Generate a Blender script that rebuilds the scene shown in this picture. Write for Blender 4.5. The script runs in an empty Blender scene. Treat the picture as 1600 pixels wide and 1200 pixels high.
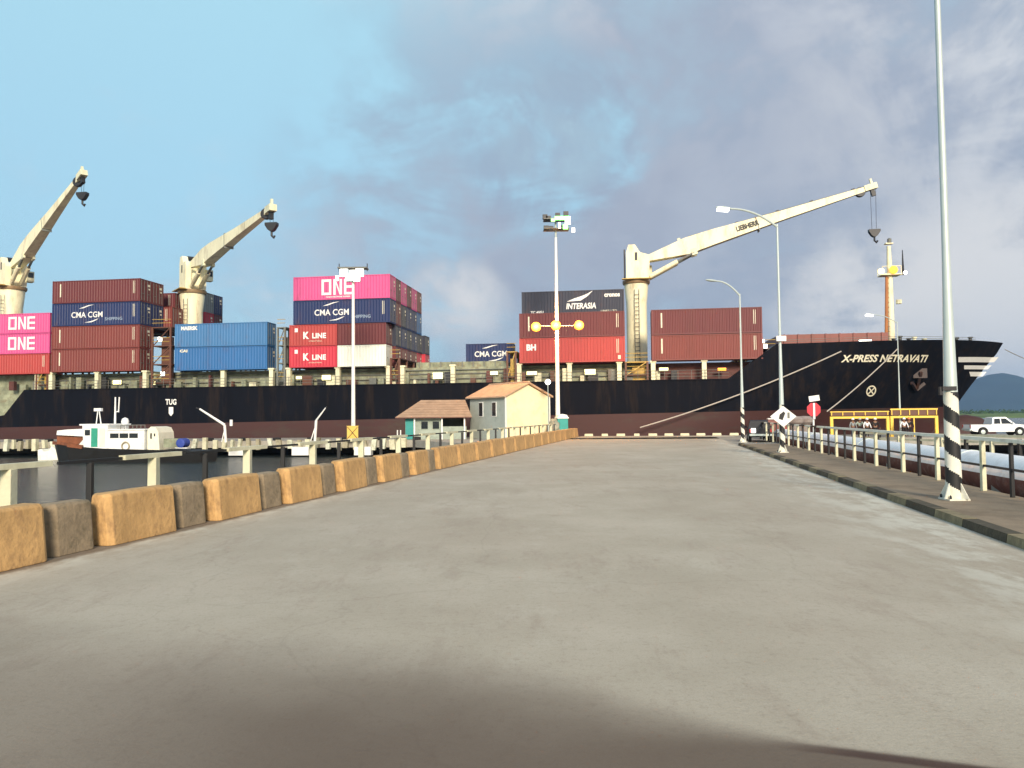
import bpy, bmesh, math, random
from mathutils import Vector, Matrix
R = math.radians
random.seed(7)
S = bpy.context.scene
C = S.collection

# ------------------------------------------------------------------ camera
FPX, EYE, PITCH, ROLL = 1180.0, 2.3, math.atan(50/1180), 0.0095
cam = bpy.data.objects.new('camera', bpy.data.cameras.new('camera'))
C.objects.link(cam)
CM = Matrix.Rotation(math.pi/2+PITCH, 3, 'X') @ Matrix.Rotation(-ROLL, 3, 'Z')
cam.matrix_world = Matrix.Translation((0, 0, EYE)) @ CM.to_4x4()
cam.data.sensor_width = 36; cam.data.lens = 36*FPX/1600
cam.data.clip_start = 0.1; cam.data.clip_end = 20000
S.camera = cam
S.view_settings.view_transform = 'Standard'; S.view_settings.look = 'None'
S.view_settings.exposure = 0.85; S.view_settings.gamma = 1
try: S.view_settings.use_curve_mapping = False
except Exception: pass

# ------------------------------------------------------------------ sky + sun
SUN_EL, SUN_AZ = R(22), R(172)        # azimuth clockwise from +Y: behind the viewer, to the right
def build_world():
    w = bpy.data.worlds.new('World'); S.world = w; w.use_nodes = True
    nt = w.node_tree; N = nt.nodes; L = nt.links; N.clear()
    def nd(t, **k):
        n = N.new(t)
        for a, b in k.items(): setattr(n, a, b)
        return n
    def mth(op, a, b=None, clamp=False):
        n = nd('ShaderNodeMath', operation=op, use_clamp=clamp)
        for i, v in enumerate((a, b)):
            if v is None: continue
            if isinstance(v, (int, float)): n.inputs[i].default_value = v
            else: L.new(v, n.inputs[i])
        return n.outputs[0]
    def ramp(f, a, b):
        n = nd('ShaderNodeMapRange', interpolation_type='SMOOTHSTEP')
        n.inputs[1].default_value = a; n.inputs[2].default_value = b
        L.new(f, n.inputs[0]); return n.outputs[0]
    def mix(f, a, b):
        n = nd('ShaderNodeMix', data_type='RGBA')
        for sock, v in ((n.inputs[0], f), (n.inputs[6], a), (n.inputs[7], b)):
            if isinstance(v, (int, float)): sock.default_value = v
            elif isinstance(v, tuple): sock.default_value = (*v, 1)
            else: L.new(v, sock)
        return n.outputs[2]
    tc = nd('ShaderNodeTexCoord'); sep = nd('ShaderNodeSeparateXYZ')
    L.new(tc.outputs['Generated'], sep.inputs[0])
    x, y, z = sep.outputs
    sky = nd('ShaderNodeTexSky', sky_type='NISHITA', sun_disc=False)
    sky.sun_elevation = SUN_EL; sky.sun_rotation = SUN_AZ
    sky.air_density = 1.25; sky.dust_density = 0.6; sky.ozone_density = 1.6
    sc = nd('ShaderNodeVectorMath', operation='SCALE'); sc.inputs['Scale'].default_value = 1.15
    L.new(sky.outputs[0], sc.inputs[0])
    # a thin even veil of high cloud over the half of the sky ahead
    base = mix(mth('MULTIPLY', ramp(y, -0.25, 0.35), 0.86), sc.outputs[0], mix(ramp(z, 0.05, 0.6), (2.0, 3.55, 4.6), (2.6, 4.4, 5.1)))
    # cloud deck coordinates: direction flattened on a plane overhead
    zz = mth('ADD', mth('MAXIMUM', z, 0.0), 0.22)
    cx, cy = mth('DIVIDE', x, zz), mth('DIVIDE', y, zz)
    cb = nd('ShaderNodeCombineXYZ'); L.new(cx, cb.inputs[0]); L.new(cy, cb.inputs[1])
    def noise(scale, det, rough, off=(0, 0, 0), dist=0.0, src=None):
        m = nd('ShaderNodeMapping'); m.inputs['Location'].default_value = off
        L.new(src or cb.outputs[0], m.inputs[0])
        n = nd('ShaderNodeTexNoise'); n.inputs['Scale'].default_value = scale
        n.inputs['Detail'].default_value = det; n.inputs['Roughness'].default_value = rough
        n.inputs['Distortion'].default_value = dist
        L.new(m.outputs[0], n.inputs[0]); return n.outputs[0]
    def blob(px, py, r0, r1):                    # soft cap of the sky round a bearing
        d = (CM @ Vector(((px-800)/FPX, (600-py)/FPX, -1))).normalized()
        v = nd('ShaderNodeVectorMath', operation='DOT_PRODUCT'); L.new(tc.outputs['Generated'], v.inputs[0])
        v.inputs[1].default_value = d
        return ramp(v.outputs['Value'], math.cos(R(r1)), math.cos(R(r0)))
    n1 = noise(0.75, 7, 0.58, (3.1, 1.7, 0), 0.5)
    n2 = noise(2.2, 6, 0.6, (8, 2, 0), 0.7)
    n3 = noise(5.0, 8, 0.62, (1, 5, 2), 0.3, tc.outputs['Generated'])
    # amount of cloud: heavier to the right and in a bank low over the ship
    rightness = ramp(x, -0.34, 0.26)
    low = mth('MULTIPLY', ramp(z, 0.42, 0.12), ramp(x, -0.60, -0.15))
    fine = mth('SUBTRACT', n3, 0.5)
    cov = mth('ADD', mth('MULTIPLY', rightness, 0.62), mth('MULTIPLY', low, 0.26))
    cov = mth('ADD', cov, mth('MULTIPLY', mth('SUBTRACT', n1, 0.5), 1.1))
    cov = mth('ADD', cov, mth('MULTIPLY', mth('SUBTRACT', n2, 0.5), 0.6))
    cov = mth('SUBTRACT', cov, mth('MULTIPLY', blob(865, 215, 1, 8), 0.55))
    cov = mth('ADD', cov, mth('MULTIPLY', fine, 0.8))
    f = mth('MULTIPLY', ramp(cov, 0.02, 0.72), 0.96)
    tone = ramp(mth('ADD', n2, mth('MULTIPLY', fine, 1.5)), 0.34, 0.68)
    c = mix(f, base, mix(tone, (2.2, 2.5, 3.1), (3.7, 3.9, 4.25)))
    # grey belly of the bank and the brighter puffs
    bel = mth('MULTIPLY', mth('ADD', blob(1130, 310, 4, 20), blob(740, 300, 3, 17)), 0.8, True)
    bel = mth('MULTIPLY', bel, ramp(mth('ADD', n2, mth('MULTIPLY', fine, 1.1)), 0.30, 0.60))
    c = mix(mth('MULTIPLY', bel, 0.8), c, (1.9, 2.2, 2.85))
    c = mix(mth('MULTIPLY', blob(868, 205, .5, 5.5), mth('MULTIPLY', ramp(n3, .35, .65), .5)), c, (3.1, 4.9, 5.5))
    for px, py, r0, r1, a in ((705, 462, .6, 4.2, .8), (750, 475, .6, 3, .5), (1300, 470, 1, 6, .6), (1375, 470, 1, 6.5, .8), (1580, 440, 1, 8, .75), (1560, 120, 2, 15, .3)):
        pf = mth('MULTIPLY', blob(px, py, r0, r1), ramp(mth('ADD', n3, mth('MULTIPLY', n2, .3)), 0.50, 0.74))
        c = mix(mth('MULTIPLY', pf, a), c, (4.5, 4.5, 4.5))
    bg = nd('ShaderNodeBackground'); bg.inputs[1].default_value = 0.1
    L.new(c, bg.inputs[0])
    out = nd('ShaderNodeOutputWorld'); L.new(bg.outputs[0], out.inputs[0])
build_world()
sun = bpy.data.objects.new('sun', bpy.data.lights.new('sun', 'SUN')); C.objects.link(sun)
sun.data.energy = 2.7; sun.data.angle = R(14); sun.data.color = (1.0, 0.86, 0.68)
sd = Vector((math.sin(SUN_AZ)*math.cos(SUN_EL), math.cos(SUN_AZ)*math.cos(SUN_EL), math.sin(SUN_EL)))
sun.rotation_euler = sd.to_track_quat('Z', 'Y').to_euler()

# ------------------------------------------------------------------ measuring: picture bearings to points of the world
def ray(px, py): return CM @ Vector(((px-800)/FPX, (600-py)/FPX, -1))
def at(px, py, Y):
    d = ray(px, py); k = Y/d.y; return Vector((d.x*k, Y, EYE+d.z*k))
def on_z(px, py, z):
    d = ray(px, py); k = (z-EYE)/d.z; return Vector((d.x*k, d.y*k, z))
YAW = R(-8); SO = Vector((0, 88, 0))                 # the ship lies 8 degrees off square, bow nearer
SA = Vector((math.cos(YAW), math.sin(YAW), 0)); SB = Vector((-math.sin(YAW), math.cos(YAW), 0))
def ship(s, t, z): return SO + SA*s + SB*t + Vector((0, 0, z))
def on_ship(px, py, t):
    d = ray(px, py); o = Vector((0, 0, EYE))
    k = ((SO-o).dot(SB)+t)/d.dot(SB); p = o+d*k-SO
    return p.dot(SA), p.z

# ------------------------------------------------------------------ materials
MATS = {}
def mat(name, col, rough=0.7, var=0.15, scale=2.0, bump=0.0, bscale=None, metal=0.0, dirt=None, dirt_amt=0.0,
        dirt_scale=1.2, emit=0.0, spec=0.5, stretch=(1, 1, 1), spread=0.25, coord='Object'):
    if name in MATS: return MATS[name]
    m = bpy.data.materials.new(name); m.use_nodes = True; MATS[name] = m
    nt = m.node_tree; N = nt.nodes; L = nt.links; b = N['Principled BSDF']
    b.inputs['Roughness'].default_value = rough; b.inputs['Metallic'].default_value = metal
    b.inputs['Specular IOR Level'].default_value = spec
    if emit:
        b.inputs['Base Color'].default_value = (*col, 1)
        b.inputs['Emission Color'].default_value = (*col, 1); b.inputs['Emission Strength'].default_value = emit
        return m
    tc = N.new('ShaderNodeTexCoord'); mp = N.new('ShaderNodeMapping'); mp.inputs['Scale'].default_value = stretch
    L.new(tc.outputs[coord], mp.inputs[0])
    n = N.new('ShaderNodeTexNoise'); n.inputs['Scale'].default_value = scale; n.inputs['Detail'].default_value = 6
    n.inputs['Roughness'].default_value = 0.62; L.new(mp.outputs[0], n.inputs[0])
    mr = N.new('ShaderNodeMapRange'); L.new(n.outputs[0], mr.inputs[0])
    mr.inputs[1].default_value = 0.5-spread; mr.inputs[2].default_value = 0.5+spread
    mx = N.new('ShaderNodeMix'); mx.data_type = 'RGBA'; L.new(mr.outputs[0], mx.inputs[0])
    mx.inputs[6].default_value = (*[c*(1-var) for c in col], 1); mx.inputs[7].default_value = (*[min(1, c*(1+var)) for c in col], 1)
    last = mx.outputs[2]
    if dirt:
        n2 = N.new('ShaderNodeTexNoise'); n2.inputs['Scale'].default_value = dirt_scale; n2.inputs['Detail'].default_value = 8
        n2.inputs['Roughness'].default_value = 0.7
        mp2 = N.new('ShaderNodeMapping'); mp2.inputs['Location'].default_value = (5, 3, 1); mp2.inputs['Scale'].default_value = stretch
        L.new(tc.outputs[coord], mp2.inputs[0]); L.new(mp2.outputs[0], n2.inputs[0])
        r2 = N.new('ShaderNodeMapRange'); L.new(n2.outputs[0], r2.inputs[0])
        r2.inputs[1].default_value = 0.5; r2.inputs[2].default_value = 0.68; r2.inputs[4].default_value = dirt_amt
        m2 = N.new('ShaderNodeMix'); m2.data_type = 'RGBA'; L.new(r2.outputs[0], m2.inputs[0])
        L.new(last, m2.inputs[6]); m2.inputs[7].default_value = (*dirt, 1); last = m2.outputs[2]
    L.new(last, b.inputs['Base Color'])
    if bump:
        n3 = N.new('ShaderNodeTexNoise'); n3.inputs['Scale'].default_value = bscale or scale*6; n3.inputs['Detail'].default_value = 5
        L.new(tc.outputs[coord], n3.inputs[0])
        bp = N.new('ShaderNodeBump'); bp.inputs['Strength'].default_value = bump; bp.inputs['Distance'].default_value = 0.03
        L.new(n3.outputs[0], bp.inputs['Height']); L.new(bp.outputs[0], b.inputs['Normal'])
    return m
RUST = (0.12, 0.045, 0.02)
def steel(name, col, **k):
    a = dict(rough=0.55, var=0.12, scale=0.7, dirt=RUST, dirt_amt=0.35, dirt_scale=1.0, stretch=(1, 1, .35)); a.update(k)
    return mat(name, col, **a)
M_cream = steel('crane_cream', (0.90, 0.83, 0.56), dirt=(0.30, 0.17, 0.06), dirt_amt=0.5)
M_creamw = steel('pale_cream', (0.74, 0.72, 0.5), dirt=(0.25, 0.14, 0.06), dirt_amt=0.5)
M_hull = steel('hull_black', (0.005, 0.006, 0.010), rough=0.75, dirt=(0.026, 0.018, 0.014), dirt_amt=0.7, scale=.35, dirt_scale=.9, stretch=(1, 1, .12), spec=.08)
M_boot = steel('boot_red', (0.05, 0.016, 0.014), rough=0.7, dirt=(0.05, 0.035, 0.025), dirt_amt=0.8, scale=.3, dirt_scale=.5, stretch=(.4, .4, 1.2))
M_coam = mat('coaming_green', (0.25, 0.27, 0.18), var=.45, scale=1.0, spread=.18, dirt=(0.16, 0.10, 0.05), dirt_amt=.8, dirt_scale=1.1)
M_coamred = mat('coaming_red', (0.11, 0.035, 0.028), var=.35, scale=.8, dirt=(0.04, 0.02, 0.015), dirt_amt=.7)
M_lash = steel('lashing_brown', (0.12, 0.045, 0.025), dirt_amt=.6)
M_lashg = steel('lashing_grey', (0.16, 0.17, 0.15), dirt_amt=.6)
M_yel = steel('deck_yellow', (0.5, 0.33, 0.07), dirt_amt=.5)
M_white = mat('white_paint', (0.78, 0.78, 0.74), var=.06, rough=.5)
M_black = mat('black_paint', (0.012, 0.012, 0.012), var=.2, rough=.6)
M_dark = mat('dark_steel', (0.03, 0.03, 0.032), var=.3, rough=.5, metal=.3)
M_glass = mat('dark_glass', (0.015, 0.02, 0.025), var=.05, rough=.08)
M_galv = mat('galvanised_steel', (0.50, 0.57, 0.54), var=.08, rough=.4, metal=.15, scale=1.5)
M_lampw = mat('lamp_white', (1.0, 0.98, 0.90), emit=2.2)
M_lampy = mat('lamp_yellow', (1.0, 0.92, 0.42), emit=1.1)
M_lampo = mat('lamp_sodium', (1.0, 0.32, 0.035), emit=1.2)
M_lampg = mat('lamp_green', (0.30, 1.0, 0.25), emit=1.3)
M_conc = mat('concrete', (0.33, 0.31, 0.26), var=.2, scale=1.5, bump=.4, dirt=(0.12, .1, .07), dirt_amt=.5)
M_paleconc = mat('pale_concrete', (0.62, 0.6, 0.42), var=.15, scale=2, bump=.3, dirt=(0.3, .27, .15), dirt_amt=.5)
M_railw = mat('rail_white', (0.86, 0.85, 0.72), var=.1, scale=2, dirt=(0.4, .36, .25), dirt_amt=.4)
M_org = mat('orange_paint', (0.52, 0.315, 0.125), var=.3, scale=2.2, rough=.85, bump=.5, dirt=(0.21, .12, .06), dirt_amt=.8, dirt_scale=2.6, stretch=(1, 1, .5))
M_grey = mat('bare_concrete', (0.28, 0.215, 0.135), var=.3, scale=2.5, rough=.9, bump=.5, dirt=(0.06, .055, .03), dirt_amt=.7, dirt_scale=1.8)
M_walk = mat('walkway_concrete', (0.25, 0.19, 0.125), var=.22, scale=1.2, rough=.95, bump=.5, bscale=14, dirt=(0.12, .085, .05), dirt_amt=.6, dirt_scale=.7)
M_kd = mat('kerb_dark', (0.06, 0.05, 0.03), var=.4, scale=3, rough=.9, bump=.5, dirt=(.16, .13, .08), dirt_amt=.5)
M_ky = mat('kerb_faded', (0.22, 0.18, 0.10), var=.4, scale=3, rough=.9, bump=.5, dirt=(.08, .06, .035), dirt_amt=.7)
M_gold = mat('yellow_frame', (0.85, 0.56, 0.07), var=.1, rough=.5)
M_tyre = mat('tyre', (0.015, 0.015, 0.015), rough=.9)

# ------------------------------------------------------------------ mesh building
class MB:
    def __init__(s): s.v = []; s.f = []; s.m = []; s.mats = []
    def mi(s, m):
        if m not in s.mats: s.mats.append(m)
        return s.mats.index(m)
    def poly(s, pts, faces, m):
        o = len(s.v); s.v += [Vector(p) for p in pts]; k = s.mi(m)
        for f in faces: s.f.append([o+i for i in f]); s.m.append(k)
        return s
    def box(s, c, d, m, rot=None, top=1.0):
        """centre, dims; rot = 3x3; top = scale of upper face"""
        hx, hy, hz = d[0]/2, d[1]/2, d[2]/2; P = []
        for z, k in ((-hz, 1), (hz, top)):
            for x, y in ((-hx, -hy), (hx, -hy), (hx, hy), (-hx, hy)):
                p = Vector((x*k, y*k, z)); p = rot @ p if rot else p
                P.append(p+Vector(c))
        return s.poly(P, [(3, 2, 1, 0), (4, 5, 6, 7), (0, 1, 5, 4), (1, 2, 6, 5), (2, 3, 7, 6), (3, 0, 4, 7)], m)
    def bar(s, a, b, w, h, m, up=(0, 0, 1), w2=None, h2=None):
        """box beam from a to b, width w, height h (optionally tapering)"""
        a, b = Vector(a), Vector(b); d = (b-a).normalized(); u = Vector(up)
        if abs(d.dot(u)) > .99: u = Vector((0, 1, 0))
        x = d.cross(u).normalized(); u = x.cross(d)
        w2 = w if w2 is None else w2; h2 = h if h2 is None else h2; P = []
        for p, ww, hh in ((a, w, h), (b, w2, h2)):
            for i, j in ((-1, -1), (1, -1), (1, 1), (-1, 1)): P.append(p+x*(i*ww/2)+u*(j*hh/2))
        return s.poly(P, [(0, 1, 2, 3), (7, 6, 5, 4), (1, 0, 4, 5), (2, 1, 5, 6), (3, 2, 6, 7), (0, 3, 7, 4)], m)
    def tube(s, pts, r, m, n=10, cap=True):
        pts = [Vector(p) for p in pts]; rs = r if isinstance(r, (list, tuple)) else [r]*len(pts)
        P = []; up = None
        for i, p in enumerate(pts):
            d = (pts[min(i+1, len(pts)-1)]-pts[max(i-1, 0)]).normalized()
            if up is None or abs(d.dot(up)) > .98: up = Vector((0, 0, 1)) if abs(d.z) < .9 else Vector((0, 1, 0))
            x = d.cross(up).normalized(); y = x.cross(d)
            for k in range(n):
                a = 2*math.pi*k/n; P.append(p+(x*math.cos(a)+y*math.sin(a))*rs[i])
        F = []
        for i in range(len(pts)-1):
            for k in range(n): F.append((i*n+k, i*n+(k+1) % n, (i+1)*n+(k+1) % n, (i+1)*n+k))
        if cap: F += [tuple(range(n))[::-1], tuple(range((len(pts)-1)*n, len(pts)*n))]
        return s.poly(P, F, m)
    def lathe(s, prof, m, c=(0, 0, 0), n=16, axis='Z'):
        P = []
        for r_, z_ in prof:
            for k in range(n):
                a = 2*math.pi*k/n
                q = (r_*math.cos(a), r_*math.sin(a), z_) if axis == 'Z' else ((r_*math.cos(a), z_, r_*math.sin(a)) if axis == 'Y' else (z_, r_*math.cos(a), r_*math.sin(a)))
                P.append(Vector(q)+Vector(c))
        F = [(i*n+k, i*n+(k+1) % n, (i+1)*n+(k+1) % n, (i+1)*n+k) for i in range(len(prof)-1) for k in range(n)]
        F += [tuple(range(n))[::-1], tuple(range((len(prof)-1)*n, len(prof)*n))]
        return s.poly(P, F, m)
    def prism(s, pts2, y0, y1, m, frame=None):
        """outline in local x,z extruded along y"""
        n = len(pts2); P = [Vector((x, y0, z)) for x, z in pts2]+[Vector((x, y1, z)) for x, z in pts2]
        if frame: P = [frame @ p for p in P]
        F = [tuple(range(n)), tuple(range(2*n-1, n-1, -1))]+[(i, i+n, (i+1) % n+n, (i+1) % n) for i in range(n)]
        return s.poly(P, F, m)
    def build(s, name, parent=None, loc=(0, 0, 0), rz=0, smooth=False, bevel=0):
        me = bpy.data.meshes.new(name); me.from_pydata([tuple(p) for p in s.v], [], s.f)
        for m in s.mats: me.materials.append(m)
        me.polygons.foreach_set('material_index', s.m)
        bm = bmesh.new(); bm.from_mesh(me); bmesh.ops.recalc_face_normals(bm, faces=bm.faces); 
        if bevel: bmesh.ops.bevel(bm, geom=bm.edges[:], offset=bevel, segments=2, affect='EDGES', profile=.5)
        bm.to_mesh(me); bm.free()
        if smooth:
            me.polygons.foreach_set('use_smooth', [True]*len(me.polygons))
            try: me.set_sharp_from_angle(angle=R(35))
            except Exception: pass
        o = bpy.data.objects.new(name, me); C.objects.link(o); o.location = loc; o.rotation_euler = (0, 0, rz)
        if parent: o.parent = parent
        return o
def tag(o, label=None, cat=None, group=None, kind=None):
    if label: o['label'] = label
    if cat: o['category'] = cat
    if group: o['group'] = group
    if kind: o['kind'] = kind
    return o
def thing(name, label, cat, loc=(0, 0, 0), rz=0, group=None):
    o = bpy.data.objects.new(name, None); C.objects.link(o); o.location = loc; o.rotation_euler = (0, 0, rz)
    o.empty_display_size = .3
    return tag(o, label, cat, group)
def copy_tree(o, parent=None):
    c = o.copy(); C.objects.link(c); c.parent = parent
    for ch in [x for x in KIDS.get(o.name, [])]: copy_tree(ch, c)
    return c
KIDS = {}
def register(root):
    KIDS.clear()
    for o in bpy.data.objects:
        if o.parent: KIDS.setdefault(o.parent.name, []).append(o)
def text_mesh(body, size, bold=0.0, align='CENTER', shear=0.0, space=1.0, depth=0.0):
    cu = bpy.data.curves.new('lettering', 'FONT'); cu.body = body; cu.size = size; cu.offset = bold; cu.align_x = align
    cu.align_y = 'CENTER'; cu.shear = shear; cu.space_character = space; cu.extrude = depth; cu.resolution_u = 3
    o = bpy.data.objects.new('lettering', cu); C.objects.link(o)
    bpy.context.view_layer.update()
    me = bpy.data.meshes.new_from_object(o.evaluated_get(bpy.context.evaluated_depsgraph_get()))
    bpy.data.objects.remove(o); bpy.data.curves.remove(cu)
    V = [v.co.copy() for v in me.vertices]; F = [tuple(p.vertices) for p in me.polygons]
    bpy.data.meshes.remove(me)
    return V, F
def ordn(i): return ['first', 'second', 'third', 'fourth', 'fifth', 'sixth', 'seventh', 'eighth', 'ninth', 'tenth', 'eleventh', 'twelfth', 'thirteenth',
    'fourteenth', 'fifteenth', 'sixteenth', 'seventeenth', 'eighteenth', 'nineteenth', 'twentieth', 'twenty-first', 'twenty-second', 'twenty-third', 'twenty-fourth', 'twenty-fifth'][i]

# ================================================================== SETTING
WATER_Z = -1.6
def water():
    m = bpy.data.materials.new('harbour_water'); m.use_nodes = True; nt = m.node_tree; N = nt.nodes; L = nt.links; b = N['Principled BSDF']
    b.inputs['Base Color'].default_value = (0.03, 0.04, 0.04, 1); b.inputs['Roughness'].default_value = .12
    b.inputs['IOR'].default_value = 1.33
    tc = N.new('ShaderNodeTexCoord')
    n = N.new('ShaderNodeTexNoise'); n.inputs['Scale'].default_value = 1.1; n.inputs['Detail'].default_value = 7; n.inputs['Roughness'].default_value = .65
    L.new(tc.outputs['Object'], n.inputs[0])
    bp = N.new('ShaderNodeBump'); bp.inputs['Strength'].default_value = .8; bp.inputs['Distance'].default_value = .35
    L.new(n.outputs[0], bp.inputs['Height']); L.new(bp.outputs[0], b.inputs['Normal'])
    g = MB(); k = 9000
    g.poly([(-k, -k, 0), (k, -k, 0), (k, k, 0), (-k, k, 0)], [(0, 1, 2, 3)], m)
    tag(g.build('water', loc=(0, 0, WATER_Z)), kind='structure')
water()

TL, TR = 0.213, 0.188            # the trestle road runs off to the right; its two edges
def LX(L, Y): return L+TL*Y      # left-hand lines
def RX(L, Y): return L+TR*Y      # right-hand lines

def road_material():
    m = bpy.data.materials.new('road_concrete'); m.use_nodes = True; nt = m.node_tree; N = nt.nodes; Lk = nt.links; b = N['Principled BSDF']
    b.inputs['Roughness'].default_value = .82
    tc = N.new('ShaderNodeTexCoord')
    def noise(sc, det, ro, st=(1, 1, 1), loc=(0, 0, 0)):
        mp = N.new('ShaderNodeMapping'); mp.inputs['Scale'].default_value = st; mp.inputs['Location'].default_value = loc
        Lk.new(tc.outputs['Object'], mp.inputs[0])
        n = N.new('ShaderNodeTexNoise'); n.inputs['Scale'].default_value = sc; n.inputs['Detail'].default_value = det; n.inputs['Roughness'].default_value = ro
        Lk.new(mp.outputs[0], n.inputs[0]); return n.outputs[0]
    def rng(f, a, b_, c=0., d=1.):
        r = N.new('ShaderNodeMapRange'); r.interpolation_type = 'SMOOTHSTEP'; Lk.new(f, r.inputs[0])
        for i, v in enumerate((a, b_, c, d)): r.inputs[i+1].default_value = v
        return r.outputs[0]
    def mix(f, a, c):
        n = N.new('ShaderNodeMix'); n.data_type = 'RGBA'
        for sk, v in ((n.inputs[0], f), (n.inputs[6], a), (n.inputs[7], c)):
            if isinstance(v, float): sk.default_value = v
            elif isinstance(v, tuple): sk.default_value = (*v, 1)
            else: Lk.new(v, sk)
        return n.outputs[2]
    def mth(op, a, c=None):
        n = N.new('ShaderNodeMath'); n.operation = op
        for i, v in enumerate((a, c)):
            if v is None: continue
            if isinstance(v, (int, float)): n.inputs[i].default_value = v
            else: Lk.new(v, n.inputs[i])
        return n.outputs[0]
    c = mix(rng(noise(.35, 6, .6), .3, .7), (0.395, 0.345, 0.26), (0.485, 0.43, 0.335))
    c = mix(rng(noise(.12, 4, .6, loc=(4, 9, 0)), .42, .62, 0, .35), c, (0.38, 0.31, 0.23))
    c = mix(rng(noise(.9, 8, .75, (1, .5, 1), (7, 1, 3)), .52, .75, 0, .4), c, (0.56, 0.52, 0.42))     # worn pale patches
    c = mix(rng(noise(1.4, 9, .8, (.8, .25, 1), (3, 8, 1)), .50, .66, 0, .5), c, (0.33, 0.265, 0.20))
    c = mix(rng(noise(5, 9, .8, loc=(9, 2, 1)), .52, .68, 0, .45), c, (0.30, 0.25, 0.185))
    c = mix(rng(noise(14, 6, .75), .5, .72, 0, .4), c, (0.22, 0.175, 0.12))
    c = mix(rng(noise(60, 4, .8), .45, .7, 0, .5), c, (0.27, 0.225, 0.165))
    vo = N.new('ShaderNodeTexVoronoi'); vo.feature = 'DISTANCE_TO_EDGE'; vo.inputs['Scale'].default_value = .16
    wv = N.new('ShaderNodeVectorMath'); wv.operation = 'ADD'; nz = N.new('ShaderNodeTexNoise'); nz.inputs['Scale'].default_value = .8; nz.inputs['Detail'].default_value = 6
    Lk.new(tc.outputs['Object'], nz.inputs[0]); Lk.new(tc.outputs['Object'], wv.inputs[0]); Lk.new(nz.outputs[1], wv.inputs[1]); Lk.new(wv.outputs[0], vo.inputs[0])
    c = mix(rng(vo.outputs['Distance'], .004, .001, 0, .10), c, (0.12, 0.09, 0.065))
    # pale dust against the barriers and the kerb
    sp = N.new('ShaderNodeSeparateXYZ'); Lk.new(tc.outputs['Object'], sp.inputs[0]); X, Y, Z = sp.outputs
    lat = mth('SUBTRACT', X, mth('MULTIPLY', Y, 0.2))
    e = mth('ADD', rng(lat, -8.6, -10.2), rng(lat, 2.6, 5.6))
    e = mth('MULTIPLY', e, rng(noise(1.6, 7, .7, (1, .4, 1), (2, 2, 2)), .42, .62, 0, .75))
    c = mix(e, c, (0.62, 0.60, 0.50))
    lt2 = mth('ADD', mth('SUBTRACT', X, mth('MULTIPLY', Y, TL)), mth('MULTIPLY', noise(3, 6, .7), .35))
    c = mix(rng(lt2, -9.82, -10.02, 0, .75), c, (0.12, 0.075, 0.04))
    # dark windscreen reflection painted into the road colour (with a hard right-hand edge)
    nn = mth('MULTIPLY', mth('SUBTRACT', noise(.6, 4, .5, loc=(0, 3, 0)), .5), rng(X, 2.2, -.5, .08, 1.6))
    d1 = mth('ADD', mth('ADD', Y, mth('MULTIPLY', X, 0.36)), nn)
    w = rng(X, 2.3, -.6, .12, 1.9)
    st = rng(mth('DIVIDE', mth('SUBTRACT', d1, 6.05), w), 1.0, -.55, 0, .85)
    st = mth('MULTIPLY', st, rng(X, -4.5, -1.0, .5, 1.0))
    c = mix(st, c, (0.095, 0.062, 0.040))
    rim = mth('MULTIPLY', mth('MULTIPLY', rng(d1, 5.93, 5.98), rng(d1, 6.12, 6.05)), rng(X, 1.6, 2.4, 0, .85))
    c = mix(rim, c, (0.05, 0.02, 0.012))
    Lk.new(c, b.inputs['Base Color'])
    bp = N.new('ShaderNodeBump'); bp.inputs['Strength'].default_value = .35; bp.inputs['Distance'].default_value = .02
    Lk.new(noise(22, 6, .7), bp.inputs['Height']); Lk.new(bp.outputs[0], b.inputs['Normal'])
    return m
M_road = road_material()
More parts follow.
